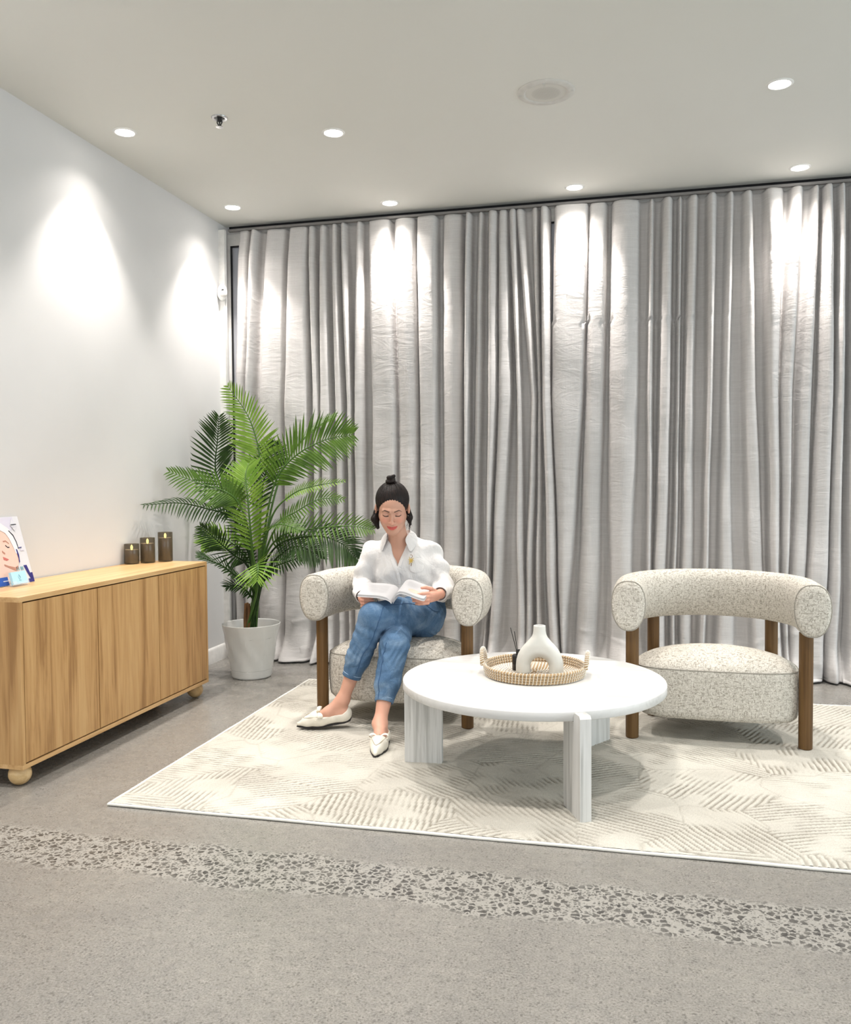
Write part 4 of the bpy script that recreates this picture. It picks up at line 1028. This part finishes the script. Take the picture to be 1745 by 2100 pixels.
blend(((np.abs(z-lz) < .0030) & (ax2 > .0165) & (ax2 < .0475) & front)*.92, (.02, .012, .01))
blend(((np.abs(z-.0075+.35*((ax2-.031)/.015)**2*.004) < .0009) & (ax2 > .018) & (ax2 < .045) & front)*.4, (.35, .18, .14))
fing = (P_[:, 2] > .58) & (P_[:, 2] < .73) & (P_[:, 1] < 4.12)
blend(fing*.35, (.78, .36, .28)); blend((P_[:, 2] < .5)*.25, (.78, .42, .33))
for tips in (((-1.022, 3.996, .673), (-1.030, 3.992, .658), (-1.026, 3.996, .644)),):
    for tp in tips: blend(np.exp(-((P_-np.array(tp))**2).sum(1)/.005**2)*.6, (.85, .50, .45))
me = tomesh('body', rel(P_), Q_, col); body = link('body', me, 'skin', pe)
sm = body.modifiers.new('s', 'SMOOTH'); sm.iterations = 1; sm.factor = .4

# hair
Hf = Field(axis(-1.36, -1.05, .0028, []), axis(4.14, 4.46, .0028, []), axis(.93, 1.28, .0028, []))
Hf.ell((0, .030, .040), (.0875, .1000, .0950), 0, F=HF)
Hf.ell((0, -.108, -.028), (.0635, .092, .086), .006, F=HF, op='sub')
Hf.ell((0, -.085, -.06), (.072, .085, .070), .006, F=HF, op='sub')
Hf.ell((0, .02, -.085), (.09, .085, .055), .01, F=HF, op='sub')
for s_ in (-1, 1):
    Hf.ell((s_*.090, .006, -.006), (.014, .020, .026), .006, F=HF, op='sub')
Hf.cone((-.030, .085, .02), (-.040, .075, -.075), .045, .022, .02, F=HF); Hf.cone((.030, .085, .02), (.040, .075, -.075), .045, .022, .02, F=HF)
Hf.cone((-.080, .022, -.016), (-.090, -.000, -.056), .016, .020, .012, F=HF); Hf.cone((-.090, .000, -.056), (-.076, -.022, -.096), .020, .009, .012, F=HF)
Hf.cone((.080, .024, -.016), (.086, .006, -.050), .014, .018, .012, F=HF); Hf.cone((.086, .006, -.050), (.092, -.008, -.086), .017, .006, .012, F=HF)
P2, Q2 = Hf.mesh(); l2 = (P2-HO)@HR
az = np.arctan2(l2[:, 0], -(l2[:, 1]-.03)); lift = .0007*np.sin(az*46+l2[:, 2]*40)+.0005*np.sin(az*83-l2[:, 2]*60)
cen = np.array([0, .026, .03]); nn_ = (l2-cen)/np.linalg.norm(l2-cen, axis=1)[:, None]
P2 = P2+(nn_@HR.T)*lift[:, None]
me = tomesh('hair', rel(P2), Q2); hair = link('hair', me, 'hair', pe); sm = hair.modifiers.new('s', 'SMOOTH'); sm.iterations = 1
Hb = Field(axis(-1.27, -1.13, .002, []), axis(4.20, 4.36, .002, []), axis(1.15, 1.30, .002, []))
def HW(p): return HO+HR@np.array(p)
for i in range(22):
    a = i/22*2*PI*1.7; b_ = (i+1)/22*2*PI*1.7; r0 = .021-.0006*i
    Hb.cone((-.006+r0*math.cos(a), .036+r0*math.sin(a), .128+.0016*i), (-.006+r0*math.cos(b_), .036+r0*math.sin(b_), .128+.0016*(i+1)), .0105, .0100, .003, F=HF)
Hb.ell((-.006, .036, .136), (.019, .019, .022), .005, F=HF); Hb.cone((-.006, .034, .112), (-.006, .036, .130), .018, .015, .006, F=HF)
Hb.cone((-.018, .030, .160), (.010, .040, .166), .010, .009, .004, F=HF)
P2, Q2 = Hb.mesh(); me = tomesh('hair_bun', rel(P2), Q2); link('hair_bun', me, 'hair', pe)
bm = bmesh.new(); rw = random.Random(5)
for i in range(34):
    s_ = -1 if i % 2 else 1
    a = HW((s_*rw.uniform(.070, .080), rw.uniform(0, .02), rw.uniform(-.02, .0))); b_ = HW((s_*rw.uniform(.080, .100), rw.uniform(-.03, .01), rw.uniform(-.06, -.03))); c_ = HW((s_*rw.uniform(.070, .104), rw.uniform(-.05, .0), rw.uniform(-.115, -.085)))
    tube(bm, [p-Vector((OX, OY, 0)) for p in spline([a, b_, c_], 8)], [.0011]*6+[.0007, .0004], 4)
for i in range(14):
    a = rw.uniform(-1.2, 1.2); p0 = HW((.070*math.sin(a), .02-.075*math.cos(a), .085)); p1 = HW((.05*math.sin(a), .03-.04*math.cos(a), .128+rw.uniform(-.004, .006))); p2 = HW((-.006, .036, .134))
    tube(bm, [p-Vector((OX, OY, 0)) for p in spline([p0, p1, p2], 8)], [.0008]*8, 4)
frombm('hair_wisps', bm, 'hair', hair, smooth=60)['kind'] = 'stuff'
for s_ in (-1, 1):
    bm = bmesh.new(); bmesh.ops.create_uvsphere(bm, u_segments=10, v_segments=8, radius=.0035, matrix=Matrix.Translation(Vector(HW((s_*.081, -.006, -.038)))-Vector((OX, OY, 0)))); frombm('earring', bm, 'silver', pe, smooth=60)

# shirt
SF = Field(axis(-1.50, -.84, .0042, []), axis(4.05, 4.58, .0042, []), axis(.52, .96, .0042, []))
SF.cone((-1.215, 4.40, .58), (-1.235, 4.39, .78), .100, .104, .03); SF.cone((-1.085, 4.40, .58), (-1.105, 4.40, .78), .104, .104, .03)
SF.cone((-1.22, 4.365, .62), (-1.10, 4.37, .62), .088, .090, .03); SF.cone((-1.20, 4.375, .76), (-1.13, 4.375, .76), .100, .100, .03)
SF.cone((-1.215, 4.385, .860), (-1.16, 4.39, .860), .070, .070, .03)
SF.cone((-1.325, 4.378, .842), (-1.220, 4.390, .880), .050, .046, .04); SF.cone((-1.05, 4.412, .846), (-1.155, 4.395, .882), .050, .046, .04)
for s0_, e0_, w0_, sg in ((SHR_, ELR, WRR, -1), (SHL_, ELL, WRL, 1)):
    md_ = s0_*.5+e0_*.5+np.array((sg*.004, 0, 0))
    SF.cone(s0_, md_, .053, .056, .03); SF.cone(md_, e0_, .057, .056, .012); SF.cone(e0_+np.array((0, 0, .006)), e0_*.45+w0_*.55+np.array((0, 0, .002)), .055, .047, .012)
    SF.cone(e0_*.45+w0_*.55, w0_+(e0_-w0_)*.12, .046, .036, .008)
    # cut cuff opening
    dv = (w0_-e0_)/np.linalg.norm(w0_-e0_)
    SF.cone(w0_-dv*.012, w0_+dv*.05, .029, .034, .002, op='sub')
# neck opening (V) : triangle wedge in front of the chest
tyaw = math.radians(9)
def vneck(X, Y, Z):
    cx = -1.187+(.885-Z)*.10
    half = np.clip((Z-.765)/.155, 0, 1.3)*.046+.0005
    w_ = np.abs(X-cx)-half
    body_front = 4.30+0*X
    return np.maximum(np.maximum(w_, .765-Z), Y-(4.305+(Z-.765)*.33))
SF.apply(vneck, (-1.27, 4.18, .76), (-1.10, 4.40, .98), .004, 'sub')
SF.cone((-1.192, 4.380, .86), (-1.196, 4.325, 1.0), .051, .056, .004, op='sub')
# drape folds carved in the field
X, Y, Z = SF.a[0][:, None, None], SF.a[1][None, :, None], SF.a[2][None, None, :]
fold = .0062*np.sin((X+1.16)*70*(1+.6*(Z-.6))+8*np.sin(Z*9))*np.clip((.78-Z)/.2, 0, 1)
fold = fold+.0022*np.sin(Z*80+14*np.sin((X+1.15)*7)+Y*28)*(np.abs(X+1.17) > .165)
fold = fold+.0045*np.sin((X*34-Z*46)+6*np.sin(Y*12))*np.clip((Z-.66)/.1, 0, 1)
SF.v = SF.v+1.0*fold.astype(np.float32)
P3, Q3 = SF.mesh(); me = tomesh('shirt', rel(P3), Q3); sh = link('shirt', me, 'shirt_linen', pe)
sm = sh.modifiers.new('s', 'SMOOTH'); sm.iterations = 2
# collar, placket, pocket, cuffs, buttons
from mathutils.bvhtree import BVHTree
def Rl(p): return Vector((p[0]-OX, p[1]-OY, p[2]))
bsh = BVHTree.FromPolygons([Vector(p) for p in P3], [tuple(int(i) for i in q) for q in Q3])
def front(x_, z_, off=.003):
    h_ = bsh.ray_cast(Vector((x_, 3.9, z_)), Vector((0, 1, 0)))[0]
    return (x_, (h_.y if h_ else 4.30)-off, z_)
def out(p, off=.004):
    h_ = bsh.find_nearest(Vector(p)); n_ = (Vector(p)-h_[0]); c_ = Vector((-1.19, 4.39, .80))
    d_ = (h_[0]-c_).normalized(); return tuple(h_[0]+d_*off)
def flap(name, pts_, th=.003, par=None, mat='shirt_linen'):
    bm = bmesh.new(); A_ = [[bm.verts.new(Rl(p)) for p in row] for row in pts_]
    for r0, r1 in zip(A_, A_[1:]):
        for k in range(len(r0)-1): bm.faces.new((r0[k], r0[k+1], r1[k+1], r1[k]))
    o = frombm(name, bm, mat, par or sh, smooth=60); sd = o.modifiers.new('t', 'SOLIDIFY'); sd.thickness = th; sd.offset = 0
    ss = o.modifiers.new('ss', 'SUBSURF'); ss.levels = ss.render_levels = 2; return o
for sg in (-1, 1):
    cx, dy = -1.192, (.0 if sg < 0 else .012)
    def q(a, b_, c_): return (cx+sg*a, b_+dy, c_)
    r1 = [q(.0, 4.452, .958), q(.034, 4.436, .962), q(.056, 4.385, .960), q(.056, 4.335, .948), q(.043, 4.292, .918)]
    r3 = [out(q(.0, 4.478, .915), .006), out(q(.045, 4.465, .912), .007), out(q(.090, 4.405, .905), .007), out(q(.098, 4.330, .885), .008), out(q(.076, 4.262, .850), .008)]
    r2 = [tuple((np.array(a)*.5+np.array(b_)*.5)+np.array((sg*.010 if 0 < i < 4 else 0, (.012 if i < 2 else 0), .008))) for i, (a, b_) in enumerate(zip(r1, r3))]
    flap('collar', [r1, r2, r3], .0035)
def vx(z_, s_): return -1.187+(.885-z_)*.10+s_*(max(0, min(1.3, (z_-.765)/.155))*.046+.0005)
zl = [.89, .86, .83, .80, .77, .74, .71, .68, .65, .63]
flap('placket', [[front(vx(z_, -1)-.001+(.010 if z_ < .765 else 0), z_) for z_ in zl], [front(vx(z_, -1)-.021+(.012 if z_ < .765 else 0), z_, .004) for z_ in zl]], .006)
zl = [.89, .86, .83, .80, .775]
flap('placket', [[front(vx(z_, 1)+.001, z_) for z_ in zl], [front(vx(z_, 1)+.019, z_) for z_ in zl]], .004)
flap('pocket', [[front(x_, .822, .005) for x_ in (-1.115, -1.075, -1.040)], [front(x_, .780, .005) for x_ in (-1.115, -1.075, -1.040)], [front(-1.114, .752, .005), front(-1.076, .742, .005), front(-1.041, .754, .005)]], .005)
for x_, y_, z_ in (front(-1.174, .742, .007), front(-1.168, .69, .007)):
    bm = bmesh.new(); bmesh.ops.create_cone(bm, cap_ends=True, segments=14, radius1=.0045, radius2=.004, depth=.003, matrix=Matrix.Translation(Rl((x_, y_, z_)))@Matrix.Rotation(PI/2, 4, 'X')); frombm('button', bm, 'print_band', sh)
for w0_, e0_ in ((WRR, ELR), (WRL, ELL)):
    dv = Vector((w0_-e0_)).normalized(); bm = bmesh.new(); c0 = Rl(w0_-np.array(dv)*.020); q_ = dv.to_track_quat('Z', 'Y').to_matrix().to_4x4(); q_.translation = c0
    lathe(bm, [(.034, -.004), (.0365, .0), (.0365, .024), (.0345, .028), (.032, .026), (.0315, -.002)], 36, M=q_); frombm('cuff', bm, 'shirt_linen', sh, smooth=60)
bm = bmesh.new(); dv = Vector((WRR-ELR)).normalized(); c0 = Rl(WRR+np.array(dv)*.016); q_ = dv.to_track_quat('Z', 'Y').to_matrix().to_4x4(); q_.translation = c0
tube(bm, [q_@Vector((.0265*math.cos(a*PI/12), .0265*math.sin(a*PI/12), 0)) for a in range(24)], .0026, 6, closed=True); frombm('wrist_band', bm, 'black_rubber', pe, smooth=60)

# jeans
JF = Field(axis(-1.44, -.93, .0040, []), axis(3.72, 4.56, .0040, []), axis(.16, .68, .0040, []))
JF.cone((-1.20, 4.405, .535), (-1.075, 4.40, .535), .125, .125, .03); JF.cone((-1.20, 4.41, .60), (-1.09, 4.41, .60), .112, .112, .03)
JF.cone(HPR, HPR*.4+KNB*.6, .098, .082, .03); JF.cone(HPR*.4+KNB*.6, KNB, .082, .070, .02)
KB2 = KNB*.5+ANB*.5
def legseg(Fi, k_, a_, r0, r1, r2, cut):
    m_ = k_*.5+a_*.5; Fi.cone(k_, m_, r0, r1, .02); e_ = k_+(a_-k_)*cut; Fi.cone(m_, e_, r1, r2, .012)
    dv = (a_-k_)/np.linalg.norm(a_-k_)
    def cutfn(X, Y, Z): return -((X-e_[0])*dv[0]+(Y-e_[1])*dv[1]+(Z-e_[2])*dv[2])
    Fi.apply(cutfn, e_-.07, e_+.09, .001, 'sub'); Fi.cone(e_-dv*.02, e_+dv*.05, r2-.006, r2-.004, .002, op='sub'); return e_, dv
eB, dB = legseg(JF, KNB, ANB, .069, .061, .042, .73)
JT = Field(*JF.a)
JT.cone((-1.10, 4.40, .545), HPL+np.array((0, -.02, 0)), .118, .108, .03)
JT.cone(HPL+np.array((.005, -.02, .0)), HPL*.45+KNT*.55+np.array((0, 0, .004)), .108, .088, .03); JT.cone(HPL*.45+KNT*.55+np.array((0, 0, .004)), KNT, .088, .070, .02)
eT, dT = legseg(JT, KNT, ANT, .069, .060, .044, .72)
JF.v = np.minimum(JF.v, JT.v)
h = np.clip(.5+.5*(JF.v-JT.v)/.004, 0, 1)
X, Y, Z = JF.a[0][:, None, None], JF.a[1][None, :, None], JF.a[2][None, None, :]
cr_ = .0028*np.sin((X*48+Z*66)+5*np.sin(Y*15))*np.clip((Z-.46)/.1, 0, 1)*np.clip((Y-4.10)/.1, 0, 1)
cr_ = cr_+.0024*np.sin(Z*120+9*np.sin(X*32))*np.exp(-((Z-.40)/.05)**2)+.0022*np.sin(Z*110+X*60)*np.exp(-((Z-.50)/.04)**2)*(Y < 4.1)+.0018*np.sin(Z*90-X*70)*(Z < .33)
JF.v = JF.v+cr_.astype(np.float32)
P4, Q4 = JF.mesh(); me = tomesh('jeans', rel(P4), Q4); je = link('jeans', me, 'denim', pe); sm = je.modifiers.new('s', 'SMOOTH'); sm.iterations = 2
for e_, dv, r_ in ((eB, dB, .042), (eT, dT, .044)):
    q_ = Vector(dv).to_track_quat('Z', 'Y').to_matrix().to_4x4(); q_.translation = Rl(e_)
    bm = bmesh.new(); lathe(bm, [(r_+.0018, -.016), (r_+.003, -.015), (r_+.003, -.001), (r_+.001, .0015), (r_-.004, .001), (r_-.005, -.014)], 44, M=q_); hem = frombm('hem', bm, 'denim', je, smooth=50)
    bm = bmesh.new(); tube(bm, [q_@Vector(((r_+.002)*math.cos(a*PI/20), (r_+.002)*math.sin(a*PI/20), -.0165)) for a in range(40)], .0014, 5, closed=True); frombm('hem_edge', bm, 'denim_edge', je, smooth=50)
from mathutils.bvhtree import BVHTree
bv = BVHTree.FromPolygons([Vector(p) for p in P4], [tuple(int(i) for i in q) for q in Q4])
def surf_line(pts_, off=.001):
    out = []
    for p in pts_:
        h_ = bv.find_nearest(Vector(p)); out.append(h_[0]+(Vector(p)-h_[0]).normalized()*0+(h_[1]*off if h_[1].dot(Vector((0, -1, .3))) > 0 else -h_[1]*off*-1))
    return [q-Vector((OX, OY, 0)) for q in out]
def seam(name, pts_, mat='denim_seam', r=.0016):
    bm = bmesh.new(); tube(bm, surf_line(spline(pts_, 40)), r, 5); frombm(name, bm, mat, je, smooth=60)
hl = np.array(HPL); o1 = np.array((.0, -.10, .0))
seam('side_seam', [(-1.00, 4.25, .60), (-1.09, 4.12, .615), (-1.17, 3.99, .610), (-1.165, 3.92, .56), (-1.20, 3.92, .46), (-1.255, 3.91, .37), (-1.290, 3.92, .29)])
seam('pocket_seam', [(-1.045, 4.28, .64), (-1.02, 4.24, .60), (-.985, 4.26, .56), (-.965, 4.30, .545)])
seam('side_seam', [(-1.135, 3.90, .46), (-1.150, 3.87, .40), (-1.150, 3.83, .30), (-1.148, 3.80, .21)])

# shoes
def shoe(Fr, label=None):
    Sf = Field(*[axis(c-.17, c+.17, .0028, []) for c in (Fr[0]+Fr[1][:, 0]*.12)])
    Sf.ell((.030, 0, .032), (.042, .0355, .040), .02, F=Fr); Sf.cone((.03, 0, .026), (.15, .0, .026), .0345, .0375, .02, F=Fr)
    Sf.cone((.14, 0, .026), (.205, -.002, .020), .0385, .0265, .02, F=Fr); Sf.cone((.20, -.002, .018), (.250, -.004, .013), .0245, .0095, .015, F=Fr)
    Sf.cone((.12, 0, .045), (.165, 0, .034), .025, .026, .02, F=Fr)
    Sf.apply(lambda X, Y, Z: Z-.0, (-.05, -.06, -.05), (.3, .06, .0), .002, 'sub', F=Fr)          # flat bottom
    def topcut(X, Y, Z):
        zc = .047+.022*np.clip((.035-X)/.05, 0, 1)+.9*np.clip(X-.135, 0, 1)**1.0
        return -(Z-zc)
    Sf.apply(topcut, (-.05, -.07, .0), (.18, .07, .13), .003, 'sub', F=Fr)
    Sf.cone((.028, 0, .046), (.118, 0, .054), .0265, .0265, .004, F=Fr, op='sub')
    p_, q_ = Sf.mesh(); me = tomesh('shoe', rel(p_), q_); so = link('shoe', me, 'shoe_cream', pe); sm = so.modifiers.new('s', 'SMOOTH'); sm.iterations = 2
    o_, R_ = Fr
    def W(a, b_, c_): return Vector(o_+R_@np.array((a, b_, c_)))-Vector((OX, OY, 0))
    bm = bmesh.new(); outl = [(-.008, 0), (.0, .022), (.03, .034), (.08, .034), (.14, .0375), (.175, .033), (.21, .022), (.248, .006), (.262, -.004), (.248, -.014), (.21, -.025), (.175, -.034), (.14, -.0375), (.08, -.034), (.03, -.034), (.0, -.022)]
    outl = [(a, b_*1.08) for a, b_ in outl]
    prism(bm, outl, -.004, .0025, lambda a, b_, c_: W(a, b_, c_)); frombm('sole', bm, 'shoe_sole', so, bevel=.001, smooth=30)
    bvs = BVHTree.FromPolygons([Vector(p) for p in p_], [tuple(int(i) for i in f) for f in q_])
    def on(a, b_, c_=.08):
        h_ = bvs.ray_cast(Vector(o_+R_@np.array((a, b_, c_))), -Vector(R_[:, 2])); q = h_[0] if h_[0] else Vector(o_+R_@np.array((a, b_, .03)))
        return q+Vector(R_[:, 2])*.0008-Vector((OX, OY, 0))
    bm = bmesh.new(); tube(bm, spline([on(.150, -.034), on(.185, -.023), on(.222, -.004), on(.187, .020), on(.150, .033)], 26), .0014, 6)
    tube(bm, spline([on(.142, -.036), on(.150, -.02), on(.152, 0), on(.150, .02), on(.142, .036)], 20), .0018, 6); frombm('shoe_trim', bm, 'shoe_trim', so, smooth=60)
    # bow: two folded loops, two tails and a knot
    bm = bmesh.new(); cz = .058
    def ribbon(path, wd):
        n_ = len(path); A_ = []
        for i, (a, b_, c_) in enumerate(path):
            w_ = wd*(.55+.45*math.sin(PI*i/(n_-1)))
            b_ *= 1.35; c_ = cz+(c_-cz)*1.3; w_ *= 1.25; A_.append((bm.verts.new(W(a-w_, b_, c_-.004)), bm.verts.new(W(a, b_, c_+.003)), bm.verts.new(W(a+w_, b_, c_-.003))))
        for r0, r1 in zip(A_, A_[1:]):
            for k in (0, 1): bm.faces.new((r0[k], r0[k+1], r1[k+1], r1[k]))
    for s_ in (-1, 1):
        ribbon([(.147, s_*.002, cz), (.143, s_*.014, cz+.012), (.138, s_*.030, cz+.010), (.140, s_*.036, cz+.0), (.145, s_*.026, cz-.008), (.148, s_*.004, cz-.003)], .011)
        ribbon([(.150, s_*.003, cz-.001), (.160, s_*.016, cz-.002), (.166, s_*.030, cz-.014)], .008)
    bow = frombm('bow', bm, 'shoe_cream', so, smooth=60); sd = bow.modifiers.new('t', 'SOLIDIFY'); sd.thickness = .0026; ss = bow.modifiers.new('ss', 'SUBSURF'); ss.levels = ss.render_levels = 2
    bm = bmesh.new(); bmesh.ops.create_uvsphere(bm, u_segments=14, v_segments=10, radius=1); Mk = Matrix.Identity(4)
    for v_ in bm.verts: v_.co = W(.148+.010*v_.co.x, .0075*v_.co.y, cz+.004+.0075*v_.co.z)
    frombm('bow_knot', bm, 'shoe_trim', so, smooth=60)
    return so
shoe(FT); shoe(FL)

# brooch
br = empty('brooch', front(-1.104, .812, .010), 'small gold flower brooch pinned on the white shirt pocket', 'brooch')
bm = bmesh.new()
for i in range(9):
    a = i*2*PI/9; L_ = .016*(1+.3*math.sin(i*2.3)); tube(bm, [(0, 0, 0), (L_*.5*math.cos(a), -.004, L_*.5*math.sin(a)), (L_*math.cos(a), -.002, L_*math.sin(a)*1.2)], [.002, .0026, .0008], 6)
bmesh.ops.create_uvsphere(bm, u_segments=10, v_segments=8, radius=.004, matrix=Matrix.Translation((0, -.003, 0))); frombm('petals', bm, 'gold', br, smooth=60)
bm = bmesh.new(); tube(bm, spline([(0, -.002, .012), (.009, -.004, .022), (.003, -.004, .030), (-.004, -.003, .028)], 14), .0012, 6); tube(bm, spline([(0, -.002, -.004), (.003, -.003, -.018), (.0, -.003, -.028)], 10), .0016, 6); frombm('stem', bm, 'trunk_fibre', br, smooth=60)

# open book
BX, BY, BZ = -1.118, 4.045, .652
bk = empty('book', (BX, BY, BZ), 'open white paperback held in the reading woman\'s hands over her lap', 'book')
tilt = math.radians(13)
def bkp(u, d, h):     # u across, d depth away from reader (towards -y), h height over spine
    y_, z_ = -d, h
    return Vector((u, y_*math.cos(tilt)+z_*math.sin(tilt)*-1*0, z_-(-y_)*math.sin(tilt)*1.0+.0))
def prof_r(t_): return (.004+.155*t_, .050*math.sin(PI*min(1, t_*1.05)**.55)*(1-.45*t_)+.018*t_)
def prof_l(t_): return (-.004-.170*t_, .016*math.sin(PI*t_**.6)*(1-.3*t_)+.030*t_)
for nm, pf, th0 in (('right', prof_r, .010), ('left', prof_l, .010)):
    for part, o0, o1, mt, ext in (('page_block', .0016, .0016+th0, 'paper', 0), ('cover', 0, .0015, 'book_cover', .003)):
        bm = bmesh.new(); N_ = 26; rows_ = []
        for i in range(N_+1):
            t_ = i/N_*(1+ext*2); u, h_ = pf(min(t_, 1)); u += (t_-min(t_, 1))*(1 if u > 0 else -1)*.16
            tp = o0+(o1-o0)*min(1, .35+1.6*min(1, i/N_*3)) if part == 'page_block' else o1
            rows_.append([bm.verts.new(bkp(u, d_, h_+hh_)) for d_, hh_ in ((-.085-ext, o0), (.085+ext, o0), (.085+ext, tp), (-.085-ext, tp))])
        for r0, r1 in zip(rows_, rows_[1:]):
            for k in range(4): bm.faces.new((r0[k], r0[(k+1) % 4], r1[(k+1) % 4], r1[k]))
        bm.faces.new(rows_[0][::-1]); bm.faces.new(rows_[-1]); frombm(part, bm, mt, bk, smooth=40)
def decal(name, pf, t0, t1, d0_, d1_, mat, oval=False):
    bm = bmesh.new(); n_ = 14; R0 = []
    for i in range(n_+1):
        t_ = t0+(t1-t0)*i/n_; u, h_ = pf(t_); f = math.sqrt(max(0.02, 1-(2*i/n_-1)**2)) if oval else 1; m_ = (d0_+d1_)/2; hf = (d1_-d0_)/2*f
        R0.append((bm.verts.new(bkp(u, m_-hf, h_+.0016+.0106)), bm.verts.new(bkp(u, m_+hf, h_+.0016+.0106))))
    for a, b_ in zip(R0, R0[1:]): bm.faces.new((a[0], a[1], b_[1], b_[0]))
    o = frombm(name, bm, mat, bk); return o
decal('print_picture', prof_r, .42, .80, .020, .060, 'print_pink', True)
for i in range(5): decal('print_text_line', prof_r, .30, .30+.4*(.8 if i == 4 else 1), -.055+.012*i, -.0525+.012*i, 'print_grey')
for i in range(7): decal('print_text_line', prof_l, .25, .85, -.050+.014*i, -.0475+.014*i, 'print_grey')
